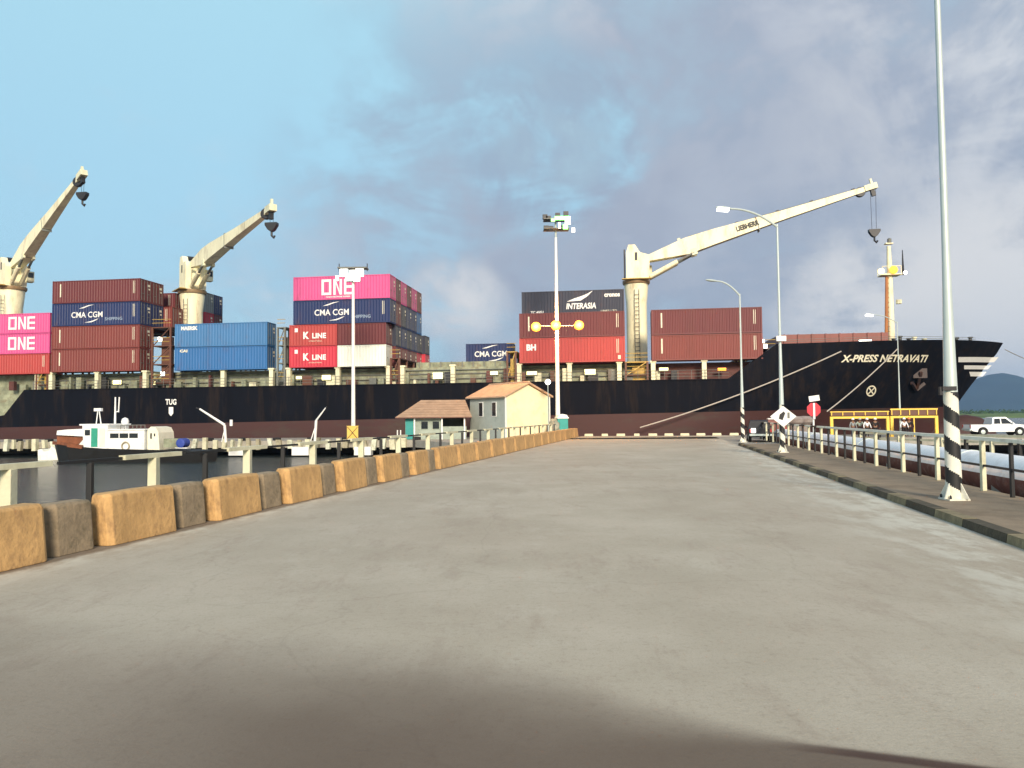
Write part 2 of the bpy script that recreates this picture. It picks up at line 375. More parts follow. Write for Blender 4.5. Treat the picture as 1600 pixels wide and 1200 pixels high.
def road():
    g = MB(); ys = list(range(-12, 80, 4))
    P = []
    for y in ys: P += [(LX(-10.9, y), y, 0), (RX(6.1, y), y, 0)]
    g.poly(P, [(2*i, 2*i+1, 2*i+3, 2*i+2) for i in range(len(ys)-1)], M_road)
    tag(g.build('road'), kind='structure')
    g = MB(); P = []
    for y in ys:
        for z in (-.004, -.75): P += [(LX(-12.6, y), y, z), (RX(9.25, y), y, z)]
    F = []
    for i in range(len(ys)-1):
        a, b = 4*i, 4*i+4
        F += [(a, a+1, b+1, b), (a+2, b+2, b+3, a+3), (a, b, b+2, a+2), (a+1, a+3, b+3, b+1)]
    F += [(0, 2, 3, 1)]
    g.poly(P, F, M_conc); tr = tag(g.build('trestle'), kind='structure')
    for y in range(4, 70, 12):
        for L in (-11.5, -5, 2, 8.5):
            p = MB(); p.tube([(LX(L, y), y, -3.2), (LX(L, y), y, -.75)], .4, M_conc, 12); p.build('pile', tr)
    # sidewalk slab and kerb
    g = MB(); ys2 = [y for y in range(-12, 57, 3)]; P = []
    for y in ys2: P += [(RX(6.42, y), y, .152), (RX(9.15, y), y, .152), (RX(6.42, y), y, 0.0), (RX(9.15, y), y, 0.0)]
    F = []
    for i in range(len(ys2)-1):
        a, b = 4*i, 4*i+4; F += [(a, a+1, b+1, b), (a, b, b+2, a+2), (a+1, a+3, b+3, b+1)]
    F += [(0, 2, 3, 1), (b, b+1, b+3, b+2)]
    g.poly(P, F, M_walk); tag(g.build('sidewalk'), kind='structure')
    g = MB(); y = -12.0; k = 0
    while y < 55.5:
        y2 = min(y+(1.9 if k % 2 else 1.5), 55.5); m = M_kd if k % 2 else M_ky
        a, b = Vector((RX(6.1, y+.01), y+.01, 0)), Vector((RX(6.1, y2-.01), y2-.01, 0)); w = .32; h = .165+random.uniform(-.006, .006)
        g.poly([a, a+Vector((w, 0, 0)), b+Vector((w, 0, 0)), b, a+Vector((.03, 0, h)), a+Vector((w, 0, h)), b+Vector((w, 0, h)), b+Vector((.03, 0, h))],
               [(4, 5, 6, 7), (0, 4, 7, 3), (0, 1, 5, 4), (2, 3, 7, 6), (1, 2, 6, 5)], m)
        y = y2; k += 1
    tag(g.build('kerb'), kind='structure')
road()

# quay: parallel with the ship
QN, QF = -14.0, -3.2             # near and far edge in ship t
def quay():
    g = MB()
    def sl(s0, s1, t0, t1, z0, z1, m):
        P = [ship(s, t, z) for z in (z0, z1) for s, t in ((s0, t0), (s1, t0), (s1, t1), (s0, t1))]
        g.poly(P, [(3, 2, 1, 0), (4, 5, 6, 7), (0, 1, 5, 4), (1, 2, 6, 5), (2, 3, 7, 6), (3, 0, 4, 7)], m)
    sl(-110, 90, QN, QF, -.7, 0, M_conc)
    q = tag(g.build('quay'), kind='structure')
    # near-black cross wall, painting in the shade under the deck
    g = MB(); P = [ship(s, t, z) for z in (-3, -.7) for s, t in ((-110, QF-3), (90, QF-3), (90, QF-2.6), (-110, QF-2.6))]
    g.poly(P, [(0, 1, 5, 4), (1, 2, 6, 5), (2, 3, 7, 6), (3, 0, 4, 7)], M_dark); g.build('shade_wall', q)
    g = MB()
    P = [(-7, 58, .004), (20.5, 57.5, .004)] ; a = ship(28, QN+.05, .004); b = ship(-16, QN+.05, .004)
    pts = [Vector((-2.5, 62, 0)), Vector((22.5, 55, 0)), ship(30, QN+.01, 0), ship(-8, QN+.01, 0)]
    P = [p+Vector((0, 0, z)) for z in (-.7, -.008) for p in pts]
    g.poly(P, [(3, 2, 1, 0), (4, 5, 6, 7), (0, 1, 5, 4), (1, 2, 6, 5), (3, 0, 4, 7)], M_conc)
    tag(g.build('quay_head'), kind='structure')
    g = MB()
    pts = [Vector((LX(-10.2, 80)-5, 79.3, .008)), Vector((RX(6.1, 79)+4, 79.3, .008))]
    P = [ship(-3, QF-6.2, .008), ship(24, QF-6.2, .008), ship(24, QF-.5, .008), ship(-3, QF-.5, .008)]
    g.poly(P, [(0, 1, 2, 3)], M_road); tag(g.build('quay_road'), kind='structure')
    # pale fender piles along the near face, every sixth one a broad white panel
    s = -104.0; n = 0; rnd = random.Random(21)
    mats = [M_paleconc, mat('fender_pale', (.62, .64, .5), var=.3, scale=3, dirt=(.2, .17, .08), dirt_amt=.7), mat('fender_dull', (.33, .3, .2), var=.3, scale=3)]
    def blk(s_, w, lean, z0, z1, m, d=.4, nm='fender_block'):
        g = MB(); P = [ship(s_+dx+(lean if z == z0 else 0), QN+dt, z) for z in (z0, z1) for dx, dt in ((-w/2, -d), (w/2, -d), (w/2, -.02), (-w/2, -.02))]
        g.poly(P, [(3, 2, 1, 0), (4, 5, 6, 7), (0, 1, 5, 4), (1, 2, 6, 5), (2, 3, 7, 6), (3, 0, 4, 7)], m); g.build(nm, q)
    while s < -6 and n < 96:
        blk(s, rnd.uniform(.28, .55), rnd.uniform(-.2, .2), rnd.uniform(-1.0, -.6), rnd.uniform(.05, .38), rnd.choice(mats), rnd.uniform(.3, .5)); s += rnd.uniform(.75, 1.25); n += 1
    for k, s0 in enumerate((-58.5, -38.0, -32.6, -26.2, -19.5, -13.0)):
        blk(s0, rnd.uniform(1.7, 2.3), 0, -1.45, -.62, M_white, .75, 'fender_panel')
    g = MB()
    s = -104.0
    while s < -6: g.lathe([(.16, .0), (.42, .05), (.42, .28), (.16, .33)], M_tyre, (0, 0, 0), 12); [v.__iadd__(ship(s, QN+.6, 0)) for v in g.v[-48:]]; s += 3.7
    g.build('edge_tyres', q)
quay()

# ------------------------------------------------------------------ far shore and mountain
def shore():
    m = mat('shore_green', (0.09, 0.15, 0.025), var=.45, scale=.05, dirt=(0.13, 0.11, 0.05), dirt_amt=.5, dirt_scale=.03, rough=.95)
    g = MB(); n = 120; P = []
    for i in range(n+1):
        x = 100+1400*i/n
        near = 470+60*math.sin(i*.23)+25*math.sin(i*.9)
        for j, (dy, z) in enumerate(((0, -1.7), (12, -.4), (160, .4), (700, 1.0), (2500, 2))):
            P.append((x+dy*.5, near+dy, z+(random.uniform(-.15, .15) if j else 0)))
    g.poly(P, [(i*5+j, i*5+5+j, i*5+6+j, i*5+1+j) for i in range(n) for j in range(4)], m)
    tag(g.build('terrain', smooth=True), kind='structure')
    # far-off belt of low trees: one mass of leaf clumps
    leaf = mat('shore_leaves', (0.03, 0.065, 0.018), var=.5, scale=.2, rough=.95)
    g = MB(); P = []; F = []
    rnd = random.Random(3)
    for i in range(9000):
        x = rnd.uniform(240, 1500); y = rnd.uniform(620, 900); h = 2.3+1.3*math.sin(x*.03)+1.0*math.sin(x*.11+2)
        z = rnd.uniform(.3, max(1.2, h)); c = Vector((x, y, z)); r = rnd.uniform(.7, 1.7)
        u = Vector((rnd.gauss(0, 1), rnd.gauss(0, 1), rnd.gauss(0, 1))).normalized(); v = u.orthogonal().normalized()*r; u = u*r
        o = len(P); P += [c-u, c+v, c+u, c-v]; F.append((o, o+1, o+2, o+3))
    g.poly(P, F, leaf)
    tag(g.build('far_trees'), 'dark green belt of low trees along the far shore below the mountain', 'trees', kind='stuff')
shore()
def mountain():
    m = mat('mountain_forest', (0.022, 0.045, 0.055), var=.35, scale=.004, rough=1, dirt=(0.04, .06, .06), dirt_amt=.5, dirt_scale=.006, spec=0.1)
    D = 4200
    prof = [(1330, 642), (1400, 636), (1440, 628), (1480, 612), (1505, 603), (1525, 592), (1545, 585), (1562, 583), (1578, 587), (1600, 595), (1630, 599),
            (1680, 612), (1740, 606), (1800, 617), (1880, 628), (1980, 640)]
    def top(px):
        for (a, ya), (b, yb) in zip(prof, prof[1:]):
            if a <= px <= b: return ya+(yb-ya)*(px-a)/(b-a)
    g = MB(); P = []; cols = 110; rows = 14
    for i in range(cols+1):
        px = 1332+(1978-1332)*i/cols; T = at(px, top(px), D)
        for j in range(rows+1):
            f = j/rows
            h = T.z*math.sin(f*math.pi/2)**1.15
            nz = (math.sin(i*.7+j*.8)+math.sin(i*.31-j*1.3)*.7)*6*math.sin(f*math.pi)
            d = 900*(1-f)
            P.append((T.x*(1-d/D*.6), D-d+nz*6, max(0, h+nz)-1))
    g.poly(P, [(i*(rows+1)+j, (i+1)*(rows+1)+j, (i+1)*(rows+1)+j+1, i*(rows+1)+j+1) for i in range(cols) for j in range(rows)], m)
    tag(g.build('hills', smooth=True), kind='structure')
mountain()

# ================================================================== SHIP
DECK, FC = 6.25, 10.05
S_step0, S_step1 = 24.6, 29.8     # where the side rises to the forecastle
S_drop = -63.2
def ztop(s):
    if s <= S_drop: return max(2.4, DECK+(s-S_drop)*1.15)
    if s < S_step0: return DECK
    if s < S_step1: return DECK+(FC-DECK)*(s-S_step0)/(S_step1-S_step0)
    return FC+.75*max(0, (s-S_step1)/30)**1.5
def halfb(s, z):
    k = min(1, max(0, (z+1.6)/12.0))
    s0 = 14+20*k; s1 = 51.5+8.2*k**1.25
    if s <= s0: return 14.0
    if s >= s1: return 0.0
    xi = (s-s0)/(s1-s0); return 14*(1-xi**(1.9+.5*k))
def hull_t(s, z): return 14-halfb(s, z)
def boot(s): return 1.45+.0125*(s+66)
def on_hull(px, py, off=.05):
    t = 0
    for _ in range(8):
        s, z = on_ship(px, py, t); t = hull_t(s, z)
    return s, t-off, z
ship_root = thing('container_ship', 'long black container ship with red bottom paint moored behind the quay', 'ship', SO, YAW)
def hull():
    g = MB(); st = [-100, -95, -85, -75, -70, -66, -64.5, S_drop]+[x for x in range(-60, 12, 6)]+[14, 17, 20, 22.5, S_step0, 26, 28, S_step1]+[31+i*1.0 for i in range(0, 19)]
    xi_cols = [i/14 for i in range(1, 15)]
    rowsn = 9
    cols = []
    for s in st: cols.append([(s, z) for z in row_z(s)])
    s_last = st[-1]
    for x in xi_cols:
        col = []
        for r in range(rowsn):
            # columns converge to the raked stem
            f = r/(rowsn-1); z = -1.6; s = 0
            for _ in range(12):
                zt = row_z(s if s else s_last)[r]; k = min(1, max(0, (zt+1.6)/12.0)); s1 = 51.5+8.2*k**1.25
                s = s_last+(s1-s_last)*x; z = zt
            col.append((s, z))
        cols.append(col)
    for side in (0, 1):
        P = []; 
        for col in cols:
            for s, z in col:
                hb = halfb(s, z); P.append((s, 14-hb if side == 0 else 14+hb, z))
        n = rowsn
        lo = [(i*n+j, (i+1)*n+j, (i+1)*n+j+1, i*n+j+1) for i in range(len(cols)-1) for j in range(2)]
        hi = [(i*n+j, (i+1)*n+j, (i+1)*n+j+1, i*n+j+1) for i in range(len(cols)-1) for j in range(2, n-1)]
        g.poly(P, lo, M_boot); g.poly(P, hi, M_hull)
    P = []
    for col in cols:
        s, z = col[-1]; hb = halfb(s, z); P += [(s, 14-hb, z-.02), (s, 14+hb, z-.02)]
    g.poly(P, [(2*i, 2*i+1, 2*i+3, 2*i+2) for i in range(len(cols)-1)], M_dark)
    g.poly([(-100, 0, -1.6), (-100, 28, -1.6), (-100, 28, 2.4), (-100, 0, 2.4)], [(0, 1, 2, 3)], M_hull)
    o = g.build('hull', ship_root, smooth=True)
    g = MB(); n = 20; P = []
    for j, (x, r_) in enumerate(((49, 1.0), (51, 2.2), (53, 3.0), (55, 3.3), (56.6, 3.0), (57.8, 2.2), (58.5, .9), (58.6, .05))):
        for k in range(n):
            a = 2*math.pi*k/n; P.append((x, 14+r_*.7*math.cos(a), -1.35+r_*math.sin(a)))
    g.poly(P, [(j*n+k, j*n+(k+1) % n, (j+1)*n+(k+1) % n, (j+1)*n+k) for j in range(7) for k in range(n)], M_boot)
    g.build('bulbous_bow', ship_root, smooth=True)
    # rubbing strake and welded seams
    g = MB()
    g.bar((-62.5, -.03, DECK-.06), (S_step0, -.03, DECK-.06), .1, .14, M_hull)
    g.build('gunwale', ship_root)
def row_z(s):
    b = boot(s); t = ztop(s)
    return [-1.6, -1.6+(b+1.6)*.5, b]+[b+(t-b)*k/6 for k in range(1, 7)]
hull()
def hull_patch(corners, m, name, ns=6, nz=2, off=.05, parent=None):
    """grid patch hugging the hull between picture points tl,tr,br,bl"""
    tl, tr, br, bl = [on_hull(*c, off) for c in corners]; P = []
    for j in range(nz+1):
        for i in range(ns+1):
            a, b = i/ns, j/nz
            s = (tl[0]*(1-a)+tr[0]*a)*(1-b)+(bl[0]*(1-a)+br[0]*a)*b
            z = (tl[2]*(1-a)+tr[2]*a)*(1-b)+(bl[2]*(1-a)+br[2]*a)*b
            P.append((s, hull_t(s, z)-off, z))
    g = MB(); g.poly(P, [(j*(ns+1)+i, j*(ns+1)+i+1, (j+1)*(ns+1)+i+1, (j+1)*(ns+1)+i) for j in range(nz) for i in range(ns)], m)
    return g.build(name, ship_root)
def hull_text(body, px0, px1, py, size_px, bold, shear=0.0, name='lettering', m=M_white, sx=None):
    a = on_hull(px0, py); b = on_hull(px1, py)
    V, F = text_mesh(body, 1.0, bold, 'LEFT', shear)
    x0, x1 = min(v.x for v in V), max(v.x for v in V); y0, y1 = min(v.y for v in V), max(v.y for v in V)
    h = on_hull(px0, py-size_px/2)[2]-on_hull(px0, py+size_px/2)[2]
    P = []
    for v in V:
        k = (v.x-x0)/(x1-x0); s = a[0]+(b[0]-a[0])*k; z = a[2]+(b[2]-a[2])*k+((v.y-y0)/(y1-y0)-.5)*h
        P.append((s, hull_t(s, z)-.06, z))
    g = MB(); g.poly(P, F, m); return g.build(name, ship_root)
M_name = mat('name_paint', (0.72, 0.68, 0.52), var=.15, scale=3, rough=.6)
hull_text('X-PRESS NETRAVATI', 1314, 1449, 560.5, 11.5, .03, .25, m=M_name)
hull_text('TUG', 259, 276, 628, 9, .03)
hull_patch([(264, 636), (271, 636), (271, 646), (264, 646)], M_white, 'tug_mark', 1, 1)
hull_patch([(264, 646), (271, 646), (267.8, 650), (267.2, 650)], M_white, 'tug_mark', 1, 1)
for q in ([(1497, 558), (1560, 558), (1553, 566), (1497, 566)], [(1506, 571), (1549, 571), (1543, 577), (1506, 577)], [(1514, 581), (1541, 581), (1535, 588), (1516, 588)]):
    q2 = [(min(x, 1600), y) for x, y in q]
    hull_patch(q2, M_white, 'bow_stripe', 8, 1, .08)
def ring_mark():                                          # thruster mark: ring with a cross
    s0, _, z0 = on_hull(1361, 611); g = MB(); n = 24; P = []; R0, R1 = .62, .47
    for k in range(n):
        a = 2*math.pi*k/n
        for r in (R0, R1):
            s, z = s0+r*math.cos(a), z0+r*math.sin(a); P.append((s, hull_t(s, z)-.06, z))
    g.poly(P, [(2*k, 2*k+1, (2*k+3) % (2*n), (2*k+2) % (2*n)) for k in range(n)], M_name)
    for d in (R(45), R(135)):
        P = []
        for e in (-.46, 0, .46):
            for w in (-.07, .07):
                s, z = s0+e*math.cos(d)-w*math.sin(d), z0+e*math.sin(d)+w*math.cos(d); P.append((s, hull_t(s, z)-.065, z))
        g.poly(P, [(0, 1, 3, 2), (2, 3, 5, 4)], M_name)
    g.build('thruster_mark', ship_root)
ring_mark()
def anchor():
    s0, t0, z0 = on_hull(1433, 596, .0); g = MB(); m = steel('anchor_rust', (0.035, 0.02, 0.018), dirt=(.07,.03,.02), dirt_amt=.7)
    f = lambda ds, dz, o: (s0+ds, hull_t(s0+ds, z0+dz)-o, z0+dz)
    g.box(f(0, .9, .05), (1.5, .5, 1.1), m)
    g.bar(f(0, 1.0, .45), f(0, -.8, .45), .3, .3, m)
    g.bar(f(-.9, -.2, .45), f(0, -.95, .45), .3, .35, m); g.bar(f(.9, -.2, .45), f(0, -.95, .45), .3, .35, m)
    g.build('anchor', ship_root)
anchor()

# deck band: coaming, stanchions, lamps, lashing bridges, hatch covers
def band():
    g = MB(); s0, s1 = -99, on_ship(1016, 590, 0)[0]
    g.box(((s0+s1)/2, 14.5, (8.28+2.6)/2), (s1-s0, 24.5, 8.28-2.6), M_coam)
    g.build('hatch_coaming', ship_root)
    g = MB(); s2 = on_ship(1186, 590, 0)[0]+1
    g.box(((s1+s2)/2+.05, 14.5, (8.26+5)/2), (s2-s1, 24.4, 3.26), M_coamred); g.build('hatch_coaming', ship_root)
    # clutter on the side deck: vents, pipes, boxes
    g = MB(); rnd = random.Random(11)
    s = -66.0
    while s < 20:
        w = rnd.uniform(.25, 1.3); h = rnd.uniform(.5, 1.7)
        mm = rnd.choice([M_coam, M_lashg, M_creamw, M_lash, M_coam, M_dark, M_coamred])
        g.box((s, rnd.uniform(1.0, 1.7), DECK+h/2), (w, .5, h), mm); s += w+rnd.uniform(.2, 1.6)
    for z in (6.9, 7.5, 7.95): g.tube([(-62, 2.05, z), (s1, 2.05, z)], .06, M_lashg, 6)
    g.build('deck_fittings', ship_root)
    # open rail on the gunwale
    g = MB()
    for z in (.35, .7, 1.05): g.tube([(-62, .12, DECK+z), (S_step0, .12, DECK+z)], .02, M_lashg, 5)
    s = -62.0
    while s < S_step0: g.tube([(s, .12, DECK), (s, .12, DECK+1.05)], .025, M_lashg, 5); s += 1.5
    g.build('deck_rail', ship_root)
    for px in (56, 78, 150, 225, 347, 423, 450, 527, 606, 628, 707, 811, 890, 968, 1021, 1101):
        s = on_ship(px, 590, .2)[0]
        if px < 70: s = on_ship(px, 600, .2)[0]
        g = MB(); g.box((s, .55, (DECK+8.4)/2), (.5, .55, 8.4-DECK), M_creamw); g.box((s, .55, 8.36), (.75, .7, .2), M_creamw)
        g.build('stanchion', ship_root)
    for px, py, w, h, m in ((183, 597, 1.1, .55, M_lampy), (254, 584, .5, .5, M_lampw), (250, 530, .5, .55, M_lampw), (510, 590, 1.1, .6, M_lampy), (467, 590, .7, .35, M_lampy), (240, 598, .4, .5, M_lampy),
                            (684, 587, 1.2, .75, M_lampy), (772, 583, .9, .4, M_lampy), (831, 583, 1.2, .4, M_lampy), (922, 581, 1.25, .6, M_lampy),
                            (1037, 577, 1.0, .35, M_lampy), (1128, 577, .9, .3, M_lampo), (1196, 541, .4, .45, M_lampw), (1191, 533, .5, .4, M_lampw), (1352, 534, 1.3, .4, M_lampw)):
        t = .9; s, z = on_ship(px, py, t)
        if px > 1300: t = hull_t(s, z)+.4; s, z = on_ship(px, py, t)
        g = MB(); g.box((s, t, z), (w, .12, h), m); g.box((s, t+.12, z), (w+.1, .1, h+.12), M_dark); g.build('deck_lamp', ship_root)
def lash(px0, px1, ytop, m, m2, t0=.3, t1=26, steps=3):
    s0, s1 = on_ship(px0, 590, t0)[0], on_ship(px1, 590, t0)[0]; zt = on_ship(px0, ytop, t0)[1]; g = MB(); sm = (s0+s1)/2; w = s1-s0
    for t in [t0+k*(t1-t0)/8 for k in range(9)]:
        for s in (s0+.15, s1-.15): g.box((s, t, (DECK+zt)/2), (.22, .22, zt-DECK), m)
    nl = max(1, int((zt-DECK)/2.2))
    for k in range(nl+1):
        z = DECK+.6+(zt-DECK-.6)*k/nl
        g.box((sm, (t0+t1)/2, z), (w, t1-t0, .12), m2 if k % 2 else m)
        for d in (.55, 1.0):
            if z+d < zt+1.1 : g.tube([(s0+.1, t0-.05, z+d), (s1-.1, t0-.05, z+d)], .035, M_yel, 5)
    for k in range(nl):
        z = DECK+.6+(zt-DECK-.6)*k/nl; z2 = DECK+.6+(zt-DECK-.6)*(k+1)/nl
        g.bar((s0+.2, t0, z), (s1-.2, t0, z2), .1, .1, m2)
    g.box((sm+.1*w, t0+.9, (DECK+zt)/2-.4), (w*.55, .3, (zt-DECK)*.8), m2)
    g.build('lashing_bridge', ship_root)
band()
lash(236, 268, 512, M_lash, M_lash); lash(432, 447, 512, M_lashg, M_lashg); lash(609, 626, 560, M_lash, M_lash)
lash(791, 808, 550, M_lash, M_yel); lash(976, 1014, 566, M_lash, M_yel); lash(1186, 1214, 545, M_yel, M_lash, 1.5)
lash(56, 76, 566, M_lash, M_yel)
def hatch_top():
    g = MB(); a, b = on_ship(640, 575, 0)[0], on_ship(785, 575, 0)[0]
    g.box(((a+b)/2, 14.5, 8.62), (b-a, 23, .7), M_coam)
    k = a+.4
    while k < b-.5: g.box((k, 2.95, 8.62), (.12, .12, .8), M_lashg); k += 1.35
    g.build('hatch_cover', ship_root)
hatch_top()
def forecastle():
    g = MB(); a = on_ship(1226, 530, 5)[0]; b = on_ship(1388, 530, 8)[0]; m = steel('hatch_red', (0.22, 0.06, 0.045), dirt_amt=.4)
    g.box(((a+b)/2, 14, 10.9), (b-a, 12, 1.9), m)
    k = a+.6
    while k < b: g.box((k, 7.93, 10.9), (.16, .14, 1.95), m); k += 1.6
    g.build('forward_hatch', ship_root)
    g = MB()
    for px in (1408, 1418, 1432, 1441, 1457, 1508, 1530):
        s, t, z = on_hull(px, 540, -2.2); h = random.uniform(.35, .7)
        g.lathe([(.2, 0), (.2, h), (.3, h), (.3, h+.12)], M_creamw if px % 2 else M_dark, (s, t, ztop(s)-.1), 10)
    for z in (.35, .65):
        pts = []
        for k in range(20):
            s = S_step1+1+k*1.25; pts.append((s, hull_t(s, 9.5)+.35, ztop(s)+z*.7))
        g.tube(pts, .025, M_lashg, 5)
    g.build('bow_fittings', ship_root)
forecastle()
def foremast():
    t = 12.0; s, _ = on_ship(1393, 530, t); zb = FC; zt = on_ship(1393, 377, t)[1]; zp = on_ship(1393, 430, t)[1]
    mo = steel('mast_orange', (0.45, 0.17, 0.05), dirt_amt=.4)
    g = MB(); g.tube([(s, t, zb), (s, t, zp), (s, t, zt-.6)], [.42, .33, .24], M_cream, 12)
    g.tube([(s-.75, t-.25, zb), (s-.45, t-.25, zp-.2)], [.2, .16], mo, 8)
    z = zb+.5
    while z < zp-.3: g.tube([(s-.75+(z-zb)/(zp-zb)*.3, t-.25, z), (s, t-.25, z)], .04, mo, 5); z += .6
    m = g.build('foremast', ship_root, smooth=True)
    g = MB(); g.box((s, t, zp), (2.3, 1.8, .14), M_cream)
    for a, b in ((-1.1, -.85), (1.1, -.85), (-1.1, .85), (1.1, .85)): g.tube([(s+a, t+b, zp), (s+a, t+b, zp+1)], .04, M_cream, 5)
    g.tube([(s-1.1, t-.85, zp+1), (s+1.1, t-.85, zp+1)], .04, M_cream, 5); g.box((s, t, zt-.3), (.9, .7, .12), M_cream)
    g.lathe([(.2, 0), (.25, .1), (.25, .5), (.1, .6)], M_lashg, (s+.1, t, zt-.2), 10)
    g.tube([(s+.3, t, zp), (s+1.7, t, zp+.1)], .1, M_cream, 8); g.tube([(s+1.6, t, zp), (s+1.6, t, zp+3.1)], [.16, .05], M_dark, 8)
    g.tube([(s+1.0, t, zp-3.6), (s+1.0, t, zp-3.1)], .35, M_creamw, 8)
    g.build('mast_platform', m)
    for dx, dz, mm, r in ((-1.3, .35, M_lampy, .38), (.15, .5, M_lampo, .5), (1.5, .1, M_lampw, .22)):
        g = MB(); g.lathe([(r*.3, -.2), (r, -.05), (r, .08), (r*.3, .15)], mm, (s+dx, t-1.0, zp+dz), 14, 'Y'); g.build('mast_lamp', m)
foremast()

def crane(base_px, t, z_collar, z_top, pivot_z, tip, hook_drop, text, width=2.8, z_foot=DECK):
    """tower on the ship, slewing house, jib to a world-space tip"""
    s = base_px if base_px < -60 else on_ship(base_px, 500, t)[0]
    inv = (Matrix.Translation(SO) @ Matrix.Rotation(YAW, 4, 'Z')).inverted()
    c = Vector((s, t, 0)); tip = inv @ Vector(tip); d = Vector((tip.x-s, tip.y-t, 0)).normalized(); e = Vector((-d.y, d.x, 0))
    g = MB(); r = width/2
    g.lathe([(r*1.1, z_foot), (r*1.1, z_foot+1.4), (r*.93, z_foot+1.6), (r*.93, z_collar-2.6), (r*1.08, z_collar-.5), (r*1.08, z_collar-.15)], M_cream, c, 20)
    g.lathe([(r*1.2, z_collar-.15), (r*1.25, z_collar), (r*1.25, z_collar+.3), (r*1.1, z_collar+.35)], steel('collar_rust', (.3, .2, .1), dirt_amt=.6), c, 20)
    for k in range(int((z_collar-z_foot-3)/.5)):
        z = z_foot+2+k*.5; g.tube([c+Vector((-.25, -r*1.12, z)), c+Vector((.25, -r*1.12, z))], .03, M_dark, 4)
    for x in (-.28, .28): g.tube([c+Vector((x, -r*1.12, z_foot+1)), c+Vector((x, -r*1.12, z_collar-1))], .035, M_lashg, 4)
    g.box(c+Vector((0, -r*1.0, z_foot+2.3)), (r*2.2, .3, .12), M_yel)
    tower = g.build('deck_crane', ship_root, smooth=True)
    rot = Matrix((d, e, Vector((0, 0, 1)))).transposed()
    # slewing house: tall box with sloped head
    g = MB(); P = lambda x, y, z: c+d*x+e*y+Vector((0, 0, z)); w = r*.9
    def slab(prof, y0, y1, m):
        n = len(prof); pts = [P(x, y0, z) for x, z in prof]+[P(x, y1, z) for x, z in prof]
        g.poly(pts, [tuple(range(n)), tuple(range(2*n-1, n-1, -1))]+[(i, i+n, (i+1) % n+n, (i+1) % n) for i in range(n)], m)
    z0 = z_collar+.3
    slab([(-w, z0), (w*1.25, z0), (w*1.35, pivot_z-.2), (w*1.2, pivot_z+.3), (w*.4, z_top-1.0), (-w*.1, z_top), (-w*.75, z_top), (-w*1.0, z_top-1)], -w, -w*.45, M_cream)
    slab([(-w, z0), (w*1.25, z0), (w*1.35, pivot_z-.2), (w*1.2, pivot_z+.3), (w*.4, z_top-1.0), (-w*.1, z_top), (-w*.75, z_top), (-w*1.0, z_top-1)], w*.45, w, M_cream)
    slab([(-w*.9, z0), (w*1.1, z0), (w*1.1, pivot_z-1.2), (-w*.9, z_top-1.3)], -w*.44, w*.44, M_cream)
    g.lathe([(.32, -w*.4), (.32, w*.4)], M_dark, (0, 0, 0), 10, 'Y')
    for v in g.v[-20:]: v.xyz = P(v.x-w*.4, v.y, z_top-.15+v.z)
    g.build('slewing_house', tower)
    g = MB(); g.box(P(-w*1.15, 0, (z0+z_top)/2), (.18, w*.9, (z_top-z0)*.8), M_dark, rot)     # rear ladder cage
    g.box(P(w*1.2, w*1.25, pivot_z-1.4), (1.1, .9, 1.5), M_creamw, rot); g.box(P(w*1.2+.56, w*1.25, pivot_z-1.2), (.04, .7, .7), M_glass, rot)
    g.box(P(0, -w-.03, z_collar+3.2), (.3, .06, 1.0), M_dark, rot); g.box(P(0, -w-.4, z_collar+.3), (r*2.6, .8, .1), M_yel, rot)
    g.build('cab', tower)
    # jib
    pv = P(w*1.1, 0, pivot_z); v = tip-pv; Lj = v.length; dj = v.normalized(); uj = e.cross(dj)*-1
    if uj.z < 0: uj = -uj
    g = MB()
    prof = [(0, .25, -.45), (.18, .95, -1.15), (.3, .95, -.95), (.62, .58, -.55), (.93, .38, -.28), (1.0, .3, -.22)]
    wid = [1.5, 1.35, 1.3, .95, .62, .5]; pts = []
    for (k, up, dn), ww in zip(prof, wid):
        o = pv+dj*(Lj*k)
        for y, z in ((-ww/2, dn), (ww/2, dn), (ww/2, up), (-ww/2, up)): pts.append(o+e*y+uj*z)
    F = [(0, 1, 2, 3), (23, 22, 21, 20)]
    for i in range(5):
        a, b = 4*i, 4*i+4; F += [(a, a+1, b+1, b), (a+1, a+2, b+2, b+1), (a+2, a+3, b+3, b+2), (a+3, a, b, b+3)]
    g.poly(pts, F, M_cream)
    for k in (.16, .42, .6, .75, .93):                       # lugs, lamps and joint bands
        o = pv+dj*(Lj*k); g.box(o+uj*(1.15-.85*k), (.35, .3, .45), M_dark if k > .2 else M_creamw, Matrix((dj, e, uj)).transposed())
    for k in (.2, .5):
        o = pv+dj*(Lj*k); hh = 2.2-.7*k; g.box(o-uj*(.08 if k > .3 else .1), (.1, 1.42-.55*k, hh), M_lashg, Matrix((dj, e, uj)).transposed())
    for y in (-.3, .3): g.tube([pv+dj*(Lj*.2)+e*y+uj*1.05, pv+dj*Lj+e*y*.5+uj*.35], .035, M_lashg, 5)
    jib = g.build('jib', tower)
    g = MB(); o = tip; rt = Matrix((dj, e, uj)).transposed()
    g.box(o+uj*.1, (1.5, .8, .7), M_creamw, rt); g.lathe([(.55, -.25), (.6, -.2), (.6, .2), (.55, .25)], M_dark, o-dj*1.3-uj*.1, 16, 'Y')
    g.box(o+uj*.75+dj*.3, (.25, .25, .7), M_creamw, rt); g.box(o-uj*.55+dj*.1, (.45, .4, 1.0), M_dark, rt)
    g.build('jib_head', tower)
    # luffing rams
    g = MB()
